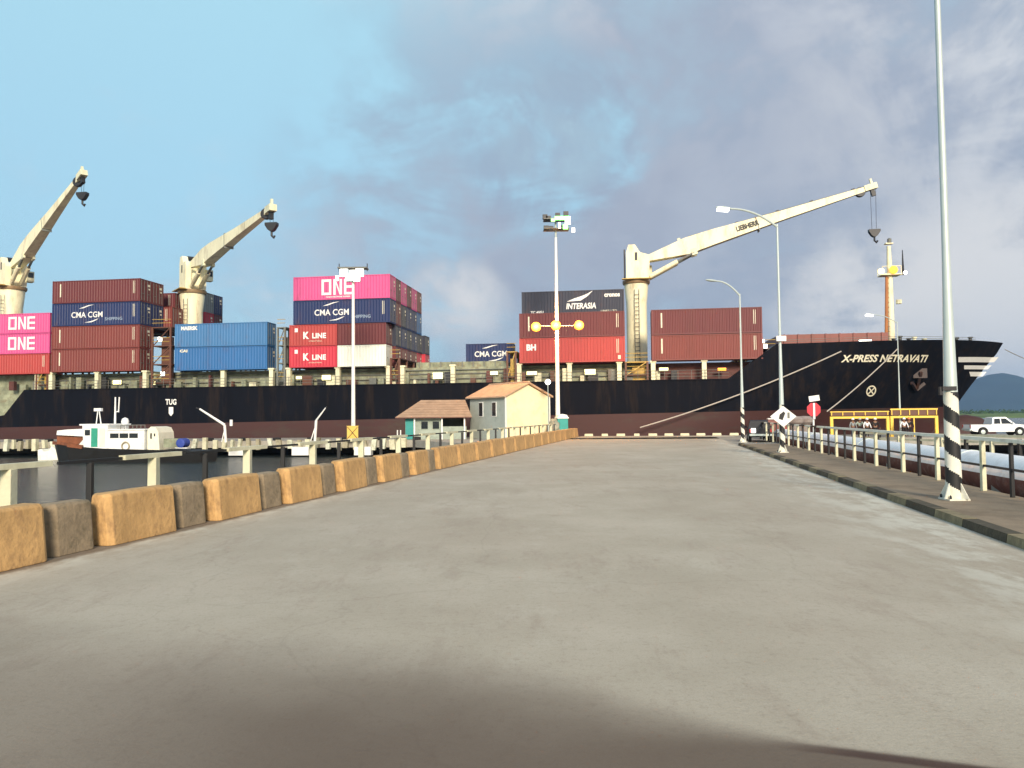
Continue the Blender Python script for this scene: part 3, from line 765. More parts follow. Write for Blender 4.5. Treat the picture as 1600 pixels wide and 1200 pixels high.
    for y in (-.6, .6):
        a = P(w*1.35, y, z_collar+.7); b = pv+dj*(Lj*.205)+e*y-uj*1.15; mid = a.lerp(b, .62)
        g.tube([a, mid], .3, M_cream, 10); g.tube([mid, b], .16, M_lashg, 10)
        g.box(b+uj*.1, (.7, .3, .8), M_creamw, rt)
    g.build('luffing_ram', tower, smooth=True)
    # hook block on its ropes
    g = MB(); h = tip+dj*.3; z = h.z-hook_drop; 
    for x, y in ((-.28, .1), (.28, -.1)): g.tube([(h.x+x, h.y+y, h.z-.2), (h.x+x*.8, h.y+y, z+.5)], .025, M_dark, 5)
    g.prism([(-.66, .42), (-.66, .15), (-.35, -.33), (-.13, -.5), (.13, -.5), (.35, -.33), (.66, .15), (.66, .42)], -.3, .3, M_dark, Matrix.Translation((h.x, h.y, z)))
    g.tube([(h.x, h.y, z-.5), (h.x, h.y, z-.95), (h.x+.25, h.y, z-1.2), (h.x+.35, h.y, z-.95)], .12, M_dark, 8)
    g.build('hook_block', tower)
    if text:
        V, F = text_mesh('LIEBHERR', .85, .025, 'CENTER', 0, 1.0); side = -1
        g = MB(); P2 = []
        k0 = .455; o = pv+dj*(Lj*k0)
        sl = 1 if (rot @ Vector((1, 0, 0))).x*1 > 0 else -1
        for q in V: P2.append(o+dj*(q.x*.78*sl)-e*(.60+.045)+uj*(q.y))
        g.poly(P2, F, M_black); lo = g.build('lettering', tower)
    return tower
t3 = at(1360, 294, 91)
c3 = crane(995, 9, 18.9, 23.6, 22.0, t3, 5.6, True, 2.75)
c3['label'] = 'right-hand cream deck crane with its long jib reaching over the bow'
c2 = crane(300, 9, 19.6, 24.6, 23.3, at(423, 328, 80), 1.9, False, 3.0)
c2['label'] = 'cream deck crane rising behind the blue containers, jib swung towards the quay'
c1 = crane(-73.2, 9, 21.0, 25.5, 24.2, at(128, 275, 90), 2.6, False, 3.0)
c1['label'] = 'leftmost cream deck crane, its tower cut by the left edge'

# ------------------------------------------------------------------ containers
CW = 2.44
CC = {'maroon': (0.125, 0.022, 0.024), 'oxide': (0.18, 0.036, 0.028), 'bright': (0.40, 0.048, 0.042), 'kred': (0.52, 0.03, 0.055), 'pink': (0.62, 0.085, 0.25),
      'navy': (0.008, 0.022, 0.095), 'blue': (0.025, 0.13, 0.33), 'bluelight': (0.05, 0.17, 0.36), 'slate': (0.025, 0.030, 0.052), 'white': (0.74, 0.76, 0.66), 'grey': (0.24, 0.26, 0.25), 'brown': (0.19, 0.055, 0.035)}
MESH = {}
def corr_side(L, H, sgn, m, pitch=.36):
    """corrugated long wall on y = sgn*CW/2"""
    g = MB(); y0 = sgn*(CW/2-.03); y1 = sgn*(CW/2-.075); a, b = -L/2+.16, L/2-.16; n = int((b-a)/pitch); p = (b-a)/n; xs = []
    for i in range(n):
        x = a+i*p; xs += [(x, y0), (x+p*.28, y0), (x+p*.5, y1), (x+p*.78, y1)]
    xs.append((b, y0)); P = []
    for x, y in xs: P += [(x, y, .17), (x, y, H-.11)]
    g.poly(P, [(2*i, 2*i+2, 2*i+3, 2*i+1) for i in range(len(xs)-1)], m)
    return g
def cont_mesh(kind, L, H, col, var=0):
    key = (kind, L, H, col)
    if key in MESH: return MESH[key]
    m = steel('container_'+col, CC[col], rough=.55, dirt_amt=.30, var=.10)
    if kind == 'body':
        g = MB()
        for sg in (-1, 1): 
            c = corr_side(L, H, sg, m); g.poly(c.v, c.f, m)
        g.box((0, 0, H-.07), (L-.3, CW-.15, .06), m); g.box((0, 0, .15), (L-.3, CW-.15, .06), M_dark)
        # blank end
        P = []; n = 9; xs = []
        for i in range(n):
            y = -CW/2+.16+i*(CW-.32)/n; w = (CW-.32)/n; xs += [(y, -L/2+.05), (y+w*.3, -L/2+.05), (y+w*.5, -L/2+.09), (y+w*.8, -L/2+.09)]
        xs.append((CW/2-.16, -L/2+.05))
        for y, x in xs: P += [(x, y, .17), (x, y, H-.11)]
        g.poly(P, [(2*i, 2*i+2, 2*i+3, 2*i+1) for i in range(len(xs)-1)], m)
    elif kind == 'frame':
        g = MB(); d = m
        for x in (-1, 1):
            for y in (-1, 1):
                g.box((x*(L/2-.08), y*(CW/2-.08), H/2), (.16, .16, H-.24), d)
                for z in (.06, H-.06): g.box((x*(L/2-.09), y*(CW/2-.08), z), (.18, .165, .12), d)
            g.box((x*(L/2-.07), 0, H-.06), (.12, CW-.34, .11), d); g.box((x*(L/2-.07), 0, .08), (.12, CW-.34, .14), d)
        for y in (-1, 1):
            g.box((0, y*(CW/2-.04), H-.06), (L-.38, .07, .10), d); g.box((0, y*(CW/2-.04), .09), (L-.38, .07, .15), d)
    elif kind == 'door':
        g = MB(); x = L/2-.05
        for y in (-1, 1):
            g.box((x, y*(CW/4-.045), H/2+.01), (.06, CW/2-.13, H-.36), m)
            for q in (-.3, .28): 
                g.tube([(x+.055, y*(CW/4)+q, .16), (x+.055, y*(CW/4)+q, H-.14)], .022, M_lashg, 5)
            g.box((x+.07, y*(CW/4), 1.05), (.03, .45, .05), M_lashg)
        g.box((x+.035, CW/4, H-.7), (.01, .5, .28), M_name); g.box((x+.035, CW/4+.1, H-1.15), (.01, .3, .2), M_name)
    o = g.build(kind, None); me = o.data; bpy.data.objects.remove(o); MESH[key] = me
    return me
def decal_text(V, F, x0, z0, sx=1.0, m=M_white, parent=None, name='lettering', yoff=-(CW/2-.03)-.012):
    g = MB(); g.poly([(x0+v.x*sx, yoff, z0+v.y) for v in V], F, m); o = g.build(name, None); o.parent = parent; return o
TXT = {}
def txt(body, size, bold=.02, shear=0.0, space=1.0):
    k = (body, size, bold, shear, space)
    if k not in TXT: TXT[k] = text_mesh(body, size, bold, 'CENTER', shear, space)
    return TXT[k]
def swoosh(pts_up, parent, m=M_white, y=-(CW/2-.03)-.012):
    g = MB(); n = len(pts_up); P = [(x, y, z+w/2) for x, z, w in pts_up]+[(x, y, z-w/2) for x, z, w in pts_up]
    g.poly(P, [(i, i+1, n+i+1, n+i) for i in range(n-1)], m); o = g.build('logo', None); o.parent = parent
def container(s, t, z, L, H, col, label, logo=None):
    """s = aft end, t = near side, in ship coordinates"""
    p = ship(s+L/2, t+CW/2, z); c = thing('shipping_container', label, 'container', p, YAW, 'containers stowed on the ship')
    for k, nm in (('body', 'body'), ('frame', 'frame'), ('door', 'door')):
        o = bpy.data.objects.new(nm, cont_mesh(k, L, H, col)); C.objects.link(o); o.parent = c
    def T(body, x, zz, size, bold=.02, sx=1.0, m=M_white, shear=0., space=1.0):
        V, F = txt(body, size, bold, shear, space); decal_text(V, F, x, zz, sx, m, c)
    if logo == 'one':
        k = (-.40 if L > 10 else 0); x = k; y = -(CW/2-.03)-.012
        g = MB()
        def q(x0, x1, z0, z1): g.poly([(x0, y, z0), (x1, y, z0), (x1, y, z1), (x0, y, z1)], [(0, 1, 2, 3)], M_white)
        zb, zt, w = H*.2, H*.86, .30; x0 = x-2.1
        q(x0, x0+w, zb, zt); q(x0+1.25-w, x0+1.25, zb, zt); q(x0+w, x0+1.25-w, zb, zb+w); q(x0+w, x0+1.25-w, zt-w, zt)
        x1 = x0+1.5; q(x1, x1+w, zb, zt); q(x1+1.1-w, x1+1.1, zb, zt)
        g.poly([(x1+w, y, zt), (x1+w, y, zt-.5), (x1+1.1-w, y, zb), (x1+1.1-w, y, zb+.5)], [(0, 1, 2, 3)], M_white)
        x2 = x1+1.35; q(x2, x2+w, zb, zt)
        for zc in (zb, (zb+zt)/2-w/2, zt-w): q(x2+w, x2+1.15, zc, zc+w)
        o = g.build('lettering', None); o.parent = c
        if L > 10: T('OCEAN NETWORK EXPRESS', x, .33, .24, .008)
    elif logo == 'cma':
        x = -1.2 if L > 10 else 0.2
        T('CMA CGM', x, H*.47, 1.02 if L > 10 else .98, .018, .92, space=1.02)
        swoosh([(x-1.1, H*.76, .02), (x-.5, H*.80, .16), (x+.2, H*.88, .12), (x+.9, H*.92, .02)], c)
        swoosh([(x-.3, H*.14, .02), (x+.6, H*.17, .16), (x+1.2, H*.24, .14), (x+1.6, H*.3, .02)], c)
        if L > 10: T('SHIPPING', x+3.7, H*.27, .55, .01, 1.05, m=steel('logo_dull', (.25, .32, .42), dirt_amt=.1))
    elif logo == 'kline':
        T('K', -.95, H*.48, 1.15, .05, .9); T('LINE', .75, H*.46, .85, .035, 1.0, space=1.05)
        g = MB(); y = -(CW/2-.03)-.012
        g.poly([(-2.35, y, H*.66), (-1.95, y, H*.66), (-1.95, y, H*.84), (-2.35, y, H*.84)], [(0, 1, 2, 3)], M_white); o = g.build('logo', None); o.parent = c
        T('INTERNATIONAL', .3, H*.22, .2, .0, 1.1, m=M_name)
    elif logo == 'blue_a':
        T('MAERSK', -4.2, H*.80, .62, .03, .95)
    elif logo == 'blue_b':
        T('CAI', -4.9, H*.84, .45, .02, 1.4, m=M_name)
    elif logo == 'bh':
        T('BH', -4.7, H*.62, .95, .05, .95)
    elif logo == 'bird':
        T('INTERASIA', 1.0, H*.34, .95, .03, .78, shear=.15)
        swoosh([(-.6, H*.55, .04), (.3, H*.62, .34), (1.0, H*.66, .5), (1.8, H*.8, .3), (2.4, H*.96, .04)], c)
        T('cronos', 4.7, H*.78, .72, .03, .9); T('TC 45G1', -4.2, H*.13, .42, .015, 1.0); T('LINES LTD', 4.3, H*.12, .35, .0, 1.2, m=M_name)
    if logo in (None, 'cma', 'bh') and L > 10 and col in ('maroon', 'oxide', 'brown', 'bright', 'navy'):
        y = -(CW/2-.03)-.012
        def bar(x, z0, z1, w):
            g = MB(); g.poly([(x, y, z0), (x+w, y, z0), (x+w, y, z1), (x, y, z1)], [(0, 1, 2, 3)], M_name); o = g.build('marking', None); o.parent = c
        if col != 'navy' and logo != 'bh': bar(-L/2+1.05, H*.28, H*.86, .16)
        bar(L/2-.95, H*.35, H*.9, .07); bar(L/2-.75, H*.35, H*.9, .05)
        if logo == 'bh': bar(L/2-.8, H*.1, H*.25, .3)
    return c
Z0 = 8.42; HC, ST, FT, TW = 2.9, 2.59, 12.19, 6.06
def sx(px, py=540, t=0): return on_ship(px, py, t)[0]
G = .035
# bay 0, cut by the left edge
sr = sx(79)-.15
container(sr-FT, 0, Z0-.15, FT, ST, 'bright', 'red container, bottom one of the stack cut by the left edge')
container(sr-FT, 0, Z0-.15+ST+G, FT, ST, 'pink', 'pink container with white ONE letters, middle of the stack at the left edge', None)
container(sr-FT, 0, Z0-.15+2*(ST+G), FT, ST, 'pink', 'pink container with white ONE letters, topmost of the stack at the left edge', None)
for tier in (1, 2):                                        # their ONE lettering sits to the right of the middle
    root = [o for o in C.objects if o.type == 'EMPTY' and o.get('label', '').startswith('pink container') and ('middle' if tier == 1 else 'topmost') in o['label']][0]
    x = sx(34)-(sr-FT/2); g = MB(); y = -(CW/2-.03)-.012; H = ST
    def q(x0, x1, z0, z1): g.poly([(x0, y, z0), (x1, y, z0), (x1, y, z1), (x0, y, z1)], [(0, 1, 2, 3)], M_white)
    zb, zt, w = H*.2, H*.84, .28; x0 = x-2.0
    q(x0, x0+w, zb, zt); q(x0+1.2-w, x0+1.2, zb, zt); q(x0+w, x0+1.2-w, zb, zb+w); q(x0+w, x0+1.2-w, zt-w, zt)
    x1 = x0+1.42; q(x1, x1+w, zb, zt); q(x1+1.1-w, x1+1.1, zb, zt)
    g.poly([(x1+w, y, zt), (x1+w, y, zt-.5), (x1+1.1-w, y, zb), (x1+1.1-w, y, zb+.5)], [(0, 1, 2, 3)], M_white)
    x2 = x1+1.3; q(x2, x2+w, zb, zt)
    for zc in (zb, (zb+zt)/2-w/2, zt-w): q(x2+w, x2+1.1, zc, zc+w)
    g.build('lettering', root)
# bay 1
s1 = sx(80)+.05; names = ['bottom', 'second from the bottom', 'third from the bottom', 'topmost']
for k, (col, logo) in enumerate((('oxide', None), ('oxide', None), ('navy', 'cma'), ('maroon', None))):
    lab = ['rust red container, bottom one of the tall stack beside the pink ones', 'rust red container directly under the navy one in the left tall stack',
           'navy container with white CMA CGM letters in the left tall stack', 'dark red container topmost at the front of the left tall stack'][k]
    container(s1, 0, Z0+k*(HC+G), FT, HC, col, lab, logo)
for k, col in enumerate(('brown', 'bluelight', 'navy', 'maroon')):
    if k < 2: continue
    container(s1, 2.52, Z0+k*(HC+G), FT, HC, col, ['', '', 'dark blue container end just behind the navy CMA CGM one', 'dark red container topmost in the second row of the left tall stack'][k])
container(s1+1.2, 5.04, Z0+2*(HC+G), FT, HC, 'oxide', 'orange red container end beside the dark brown lashing frame')
k2 = Z0+2*(HC+G)
container(s1, 7.56, k2-.35, FT, HC, 'maroon', 'dark red container between the left tall stack and the crane tower, lower one')
container(s1, 7.56, k2-.35+HC+G, FT, HC-.3, 'maroon', 'dark red container between the left tall stack and the crane tower, upper one')
container(s1, 15.1, k2+.7, FT, HC, 'kred', 'red container end seen low to the right of the middle-left crane tower')
container(s1, 15.1, k2+.7+HC+G, FT, HC, 'grey', 'grey container end just right of the middle-left crane tower')
container(s1, 17.62, k2+.7+HC+G, FT, HC, 'navy', 'dark blue container end right of the grey one behind the crane')
container(s1, 17.62, k2+.7, FT, HC, 'maroon', 'maroon container end under the dark blue one behind the crane')
# bay 2
s2 = sx(273)
container(s2, 0, Z0-.1, FT, HC, 'blue', 'blue container, lower one of the blue pair in front of the crane', 'blue_b')
container(s2, 0, Z0-.1+HC+G, FT, HC, 'bluelight', 'light blue container, upper one of the blue pair in front of the crane', 'blue_a')
# bay 3
s3 = sx(452)
container(s3, 0, Z0, TW, ST, 'kred', 'short red container with white K LINE letters, bottom left of the central stack', 'kline')
container(s3+TW+.08, 0, Z0, TW, ST, 'white', 'short white container at the bottom of the central stack')
container(s3, 0, Z0+ST+G, TW, ST, 'bright', 'short red K LINE container standing on the lower red one', 'kline')
container(s3+TW+.08, 0, Z0+ST+G, TW, ST, 'maroon', 'short dark red container resting on the white one')
z3 = Z0+2*(ST+G)
container(s3+.5, 0, z3, FT, HC, 'navy', 'navy container with white CMA CGM letters under the pink one', 'cma')
container(s3+.5, 0, z3+HC+G, FT, HC, 'pink', 'full-length pink container with white ONE letters topping the central stack', 'one')
tops = ['maroon', 'pink', 'maroon', 'pink', 'oxide']; mids = ['maroon', 'slate', 'navy', 'navy', 'blue']; lows = ['slate', 'navy', 'slate', 'navy', 'slate']; bots = ['maroon', 'oxide', 'maroon', 'brown', 'kred']
cn = {'maroon': 'dark red', 'pink': 'pink', 'oxide': 'rust red', 'slate': 'near-black', 'navy': 'navy blue', 'blue': 'blue', 'brown': 'brown', 'kred': 'bright red'}
for r in range(5):
    t = 2.52*(r+1)
    for k, (cols, z, tier) in enumerate(((bots, Z0, 'bottom'), (lows, Z0+ST+G, 'second'), (mids, z3, 'third'), (tops, z3+HC+G, 'top'))):
        container(s3+TW*2+.08-FT+(.42 if k < 2 else .42), t, z, FT, ST if k < 2 else HC, cols[r],
                  '%s container end, %s tier, %s row back in the central stack' % (cn[cols[r]], tier, ordn(r+1)))
container(s3+.9, 2.52*6, Z0, FT, ST, 'kred', 'bright red container end low at the far back of the central stack')
container(s3+.9, 2.52*6, Z0+ST+G, FT, ST, 'slate', 'near-black container end, upper at the far back of the central stack')
# lone container
container(sx(728, 560, 7.5), 7.5, 8.98, TW, ST, 'navy', 'lone short navy container with white CMA CGM letters on the hatch', 'cma')
# bay 5
s5 = sx(811.5)
container(s5, 0, Z0, FT, HC, 'bright', 'light red container with white BH letters, bottom front near the crane', 'bh')
container(s5, 0, Z0+HC+G, FT, HC, 'maroon', 'dark red container behind the three orange lamps, resting on the light red one')
container(s5, 2.52, Z0, FT, HC, 'maroon', 'maroon container end at the bottom left of the right-hand crane foot')
container(s5, 2.52, Z0+HC+G, FT, HC, 'oxide', 'rust red container end, middle tier left of the right-hand crane')
container(s5, 2.52, Z0+2*(HC+G), FT, HC, 'slate', 'charcoal container with white winged logo above the dark red one', 'bird')
# bay 6
s6 = sx(1018.5)
container(s6, 0, Z0, FT, HC, 'oxide', 'red brown container, lower one of the pair right of the crane')
container(s6, 0, Z0+HC+G, FT, HC, 'maroon', 'dark red container, upper one of the pair right of the crane')

# ------------------------------------------------------------------ mooring ropes
M_rope = mat('rope', (0.42, 0.38, 0.33), var=.2, scale=4, rough=.9)
def rope(a, b, sag, r, label):
    g = MB(); a, b = Vector(a), Vector(b); n = 24
    g.tube([a.lerp(b, k/n)-Vector((0, 0, sag*4*(k/n)*(1-k/n))) for k in range(n+1)], r, M_rope, 6)
    tag(g.build('mooring_rope', smooth=True), label, 'rope', 'mooring ropes of the ship')
def hull_w(px, py, off=.1):
    s, t, z = on_hull(px, py, off); return ship(s, t, z)
rope(hull_w(1314, 549), on_z(1001, 672, .5) if False else at(1000, 668, 84.2), .5, .075, 'long thick pale mooring rope crossing the hull down to the quay')
rope(hull_w(1402, 545), at(1292, 643, 79.5), .25, .06, 'shorter mooring rope running down behind the red sign')
b0 = on_ship(1573, 546, 14)
rope(ship(b0[0]-.2, 14, b0[1]), at(1690, 585, 80), .4, .05, 'thin bow rope leaving the prow towards the right edge')
g = MB(); p = ship(b0[0]-.4, 13.6, b0[1]-.1); g.lathe([(.2, -.3), (.35, -.1), (.35, .1), (.2, .3)], M_dark, p, 10); 

# ================================================================== QUAYSIDE THINGS
def kerb_blocks():
    n = 0
    for k in range(10):
        px = 920+25*k+(0 if k < 9 else 2)
        w = {1: .7, 3: .6}.get(k, .95)
        s, _ = on_ship(px, 681, QF-.3); g = MB(); g.box((0, 0, .13), (w, .3, .26), M_paleconc, top=.94)
        o = g.build('kerb_block', loc=ship(s, QF-.3, 0), rz=YAW, bevel=.02)
        tag(o, '%s pale kerb block from the left on the quay edge' % ordn(k), 'kerb block', 'pale kerb blocks on the quay edge')
kerb_blocks()

def barrier(Y0, Y1, painted, i):
    ang = math.atan2(1, TL); a = Vector((LX(-10.25, Y0), Y0, 0)); b = Vector((LX(-10.25, Y1), Y1, 0)); L = (b-a).length-.11
    g = MB(); m = M_org if painted else M_grey; rnd = random.Random(i*13+5)
    hb, ht, h = (.30, .19, .94) if painted else (.27, .18, .90)
    h += rnd.uniform(-.025, .025); P = []
    xs = [-L/2, -L/2+.10, -L/2+.45, 0, L/2-.45, L/2-.10, L/2]; n = 6
    for k, x in enumerate(xs):
        e = .075 if k in (0, n) else 0                     # chamfered ends
        for y, z in ((-hb+e, 0), (hb-e, 0), (ht+.015-e, h-.05-e*.3), (ht-.035-e, h-e*.3), (-ht+.035+e, h-e*.3), (-ht-.015+e, h-.05-e*.3)):
            P.append((x, y+rnd.uniform(-.004, .004), z+(rnd.uniform(-.008, .008) if z > .6 else 0)))
    F = [tuple(range(6))[::-1], tuple(range(n*6, n*6+6))]+[(k*6+j, k*6+(j+1) % 6, k*6+6+(j+1) % 6, k*6+6+j) for k in range(n) for j in range(6)]
    g.poly(P, F, m)
    c = (a+b)/2; off = Vector((-math.sin(ang), math.cos(ang), 0))*(.30 if painted else .40)
    o = g.build('barrier_block', loc=c+off+Vector((0, 0, .003)), rz=ang+rnd.uniform(-.025, .025), bevel=.014)
    return o
def barriers():
    io = ig = ib = 0
    for n in range(-4, 6):
        y = 13.78+3.24*n
        o = barrier(y, y+2.0, True, n+10)
        tag(o, ('orange painted concrete barrier block, %s orange one from the near left corner' % ordn(io)) if n >= -2 else 'orange barrier block outside the left edge', 'barrier block', 'orange painted barrier blocks along the left of the road'); io += 1 if n >= -2 else 0
        o = barrier(y+2.12, y+3.16, False, n+40)
        tag(o, ('bare grey brown barrier block, %s grey one from the near left corner' % ordn(ig)) if n >= -2 else 'grey barrier block outside the left edge', 'barrier block', 'bare grey barrier blocks between the orange ones'); ig += 1 if n >= -2 else 0
    y = 13.78+3.24*6
    while y < 79:
        o = barrier(y, y+2.95, True, int(y*3)); ib += 1
        tag(o, 'dull orange barrier block, %s beyond the last grey block' % ordn(ib-1), 'barrier block', 'dull orange far barrier blocks'); y += 3.24
barriers()

def railing(side):
    left = side == 'left'
    tan, L, z0, ztop, zm = (.225, -12.1, 0, 1.5, None) if left else (.188, 8.9, .15, 1.58, .84)
    root = thing('railing', 'pale and black concrete railing behind the barriers over the water' if left else 'pale and black railing beside the walkway on the right', 'railing')
    pitch = 1.86 if left else 2.06
    y0 = 13.6-3.72*2 if left else 0
    ys = []; 
    if left:
        y = 13.6-3.72*3
        while y < 72: ys.append(y); y += 1.86
    else:
        # pale posts every second one; measured at 20.5 m
        y = 20.6-1.655*11
        while y < 64: ys.append(y); y += 1.655
    X = lambda y: L+tan*y
    for i, y in enumerate(ys):
        pale = i % 2 == 0 if left else (i % 2 == 1)
        w = (.21 if pale else .12) if left else (.12 if pale else .09); m = M_paleconc if pale else M_black
        g = MB(); g.box((X(y), y, (z0+ztop-.07)/2), (w, w, ztop-.07-z0), m, top=.92); g.build('post', root, bevel=.012)
    # top rail in short lengths, alternately pale and black
    for i in range(len(ys)-1):
        pass
    half = .98
    for i, y in enumerate(ys):
        pale = i % 2 == 0 if left else (i % 2 == 1)
        m = M_paleconc if pale else M_black
        a, b = y-(half if left else .825), y+(half-.12 if left else .825)
        if left and not pale: a, b = y-.80, y+.86
        if not left: m = M_railw if (y < 40 or pale) else M_black
        g = MB()
        if left and not pale: g.bar((X(a), a, ztop-.03), (X(b), b, ztop-.03), .05, .06, m)
        else: g.bar((X(a), a, ztop-.02), (X(b), b, ztop-.02), .17 if left else .13, .10 if left else .09, m)
        g.build('top_rail', root)
    if zm:
        g = MB(); g.bar((X(ys[0]), ys[0], zm), (X(ys[-1]), ys[-1], zm), .05, .06, M_dark); g.build('mid_rail', root)
    return root
railing('left'); railing('right')

def pipeline():
    mw = mat('pipe_white', (0.88, 0.90, 0.90), var=.05, rough=.35, scale=.8, dirt=(.45, .4, .36), dirt_amt=.4, dirt_scale=1.5)
    mr = mat('pipe_red', (0.16, 0.05, 0.035), var=.3, rough=.8, scale=1.5, dirt=(.3, .2, .16), dirt_amt=.6, dirt_scale=3)
    L, r, zc = 10.45, .66, .36; root = thing('pipeline', 'large pipeline, white above and rust red below, behind the right railing', 'pipe')
    X = lambda y: L+TR*y; n = 20; ys = list(range(-6, 66, 3)); d = Vector((TR, 1, 0)).normalized(); e = Vector((d.y, -d.x, 0))
    for m, a0, a1, nm in ((mw, R(8), R(172), 'upper_shell'), (mr, R(172), R(368), 'lower_shell')):
        g = MB(); P = []
        for y in ys:
            for k in range(n+1):
                a = a0+(a1-a0)*k/n; P.append(Vector((X(y), y, zc))+e*(-r*math.cos(a))*-1+Vector((0, 0, r*math.sin(a))))
        g.poly(P, [(i*(n+1)+k, i*(n+1)+k+1, (i+1)*(n+1)+k+1, (i+1)*(n+1)+k) for i in range(len(ys)-1) for k in range(n)], m)
        g.build(nm, root, smooth=True)
    y = 1.0
    while y < 64:
        g = MB(); c = Vector((X(y), y, zc)); g.tube([c-d*.05, c+d*.05], r+.025, M_galv, 28); g.build('band', root, smooth=True); y += 12
    for y in range(2, 64, 10):
        g = MB(); g.box((X(y), y, -.2), (1.2, .4, .8), M_conc); g.build('saddle', root)
    # footing ledge that carries it
    g = MB(); P = []
    for y in (-8, 66):
        for z in (-.6, -.95): P += [(X(y)-1.0, y, z), (X(y)+.9, y, z)]
    g.poly(P, [(0, 1, 5, 4), (2, 6, 7, 3), (0, 4, 6, 2), (1, 3, 7, 5)], M_conc); tag(g.build('pipe_ledge'), kind='structure')
pipeline()
def far_rail():
    """short pale rail on the far side of the pipeline, with its deck"""
    root = thing('quay_rail', 'pale yellow double rail on dark posts beyond the white pipe', 'railing')
    a, b = at(1345, 687, 66), at(1640, 700, 50)
    for z in (1.0, .55):
        g = MB(); p, q = a.copy(), b.copy(); p.z = z-.45; q.z = z-.45; g.bar(p, q, .16, .17, M_paleconc); g.build('rail', root)
    for k in range(9):
        p = a.lerp(b, k/8); g = MB(); g.box((p.x, p.y, -.55), (.22, .22, 1.9), M_black if k % 2 else M_paleconc); g.build('post', root)
    g = MB(); p, q = a.copy(), b.copy(); p.z = q.z = -1.45; g.bar(p+Vector((0, 1, 0)), q+Vector((0, 1, 0)), 1.8, .3, M_conc); g.build('ledge', root)
far_rail()

# ------------------------------------------------------------------ lamp posts, masts
def stripes(g, base, top, r0, r1, h, m0, m1, turns=3.4, n=24, rows=96):
    P = []; base = Vector(base)
    for j in range(rows+1):
        f = j/rows
        for k in range(n):
            a = 2*math.pi*k/n; r = r0+(r1-r0)*f; P.append(base+Vector((r*math.cos(a), r*math.sin(a), h*f)))
    FA, FB = [], []
    for j in range(rows):
        for k in range(n):
            ph = (j/rows*turns+k/n*1.0) % 1
            (FA if ph < .5 else FB).append((j*n+k, j*n+(k+1) % n, (j+1)*n+(k+1) % n, (j+1)*n+k))
    g.poly(P, FA, m0); g.poly(P, FB, m1)
M_stripe_w = mat('stripe_white', (.74, .72, .6), var=.12, scale=3, dirt=(.35, .3, .2), dirt_amt=.5)
def street_lamp(loc, H, label, r=.15, lit=True, arm=(-2.6, 1.0), band=2.6, armdir=(-1, 0), striped=True, group='street lamps along the walkway'):
    root = thing('street_lamp', label, 'street lamp', loc, 0, group); r1 = r*.42
    k = band/H
    g = MB(); r1 = r*.36; q = r/.185
    g.tube([(0, 0, band if striped else 0)]+[(0, 0, z) for z in (2.95, 3.8, 5.0, 6.5, H)], [(.158 if striped else .185)*q, .150*q, .134*q, .108*q, .086*q, r1], M_galv, 16); pole = g.build('pole', root, smooth=True)
    if striped:
        g = MB(); stripes(g, (0, 0, .03), None, r*1.0, .163*q, band, M_black, M_stripe_w); g.build('striped_foot', root, smooth=True)
        g = MB(); g.box((0, 0, .02), (.5, .5, .04), M_stripe_w)
        for a in range(4):
            c, s_ = math.cos(a*math.pi/2+.5), math.sin(a*math.pi/2+.5); fr = Matrix.Rotation(a*math.pi/2+.5, 4, 'Z')
            g.prism([(r*.9, .04), (r+.19, .04), (r*.95, .42)], -.015, .015, M_stripe_w, fr)
        for a in range(4):
            c, s_ = math.cos(a*math.pi/2+math.pi/4), math.sin(a*math.pi/2+math.pi/4); g.lathe([(.028, .04), (.028, .10), (.012, .13)], M_dark, (c*.29, s_*.29, 0), 8)
        g.build('base_plate', root)
    ax, az = arm; dx, dy = armdir; n = 8; pts = []
    for q in range(n+1):
        f = q/n; x = abs(ax)*f; pts.append((dx*x, dy*x, H-.15+az*(1-(1-f)**2)))
    g = MB(); g.tube(pts, [.05*r/.15+.02-.002*i for i in range(n+1)], M_galv, 8); g.build('arm', root, smooth=True)
    e = Vector(pts[-1]); d = Vector((dx, dy, .12)).normalized(); g = MB()
    y = Vector((0, 0, 1)).cross(d).normalized(); rot = Matrix((d, y, d.cross(y))).transposed(); L = .85
    P = []; prof = [(0, .06, .05), (.12, .12, .08), (.5, .17, .1), (.8, .14, .08), (1, .03, .03)]
    for f, w, h in prof:
        for a in range(10):
            t = 2*math.pi*a/10; P.append(e+rot @ Vector((f*L, w*math.cos(t), h*math.sin(t))))
    F = [(i*10+a, i*10+(a+1) % 10, i*10+10+(a+1) % 10, i*10+10+a) for i in range(4) for a in range(10)]+[tuple(range(10)), tuple(range(40, 50))]
    g.poly(P, F, M_galv); hd = g.build('lamp_head', root, smooth=True)
    if lit:
        g = MB(); g.box(e+rot @ Vector((.45, 0, -.1)), (.62, .32, .16), M_lampw, rot); g.build('lens', hd)
    return root
pE = on_z(1491, 781, .15); pD = on_z(1223, 707, .15); pC = on_z(1161, 691, .15)
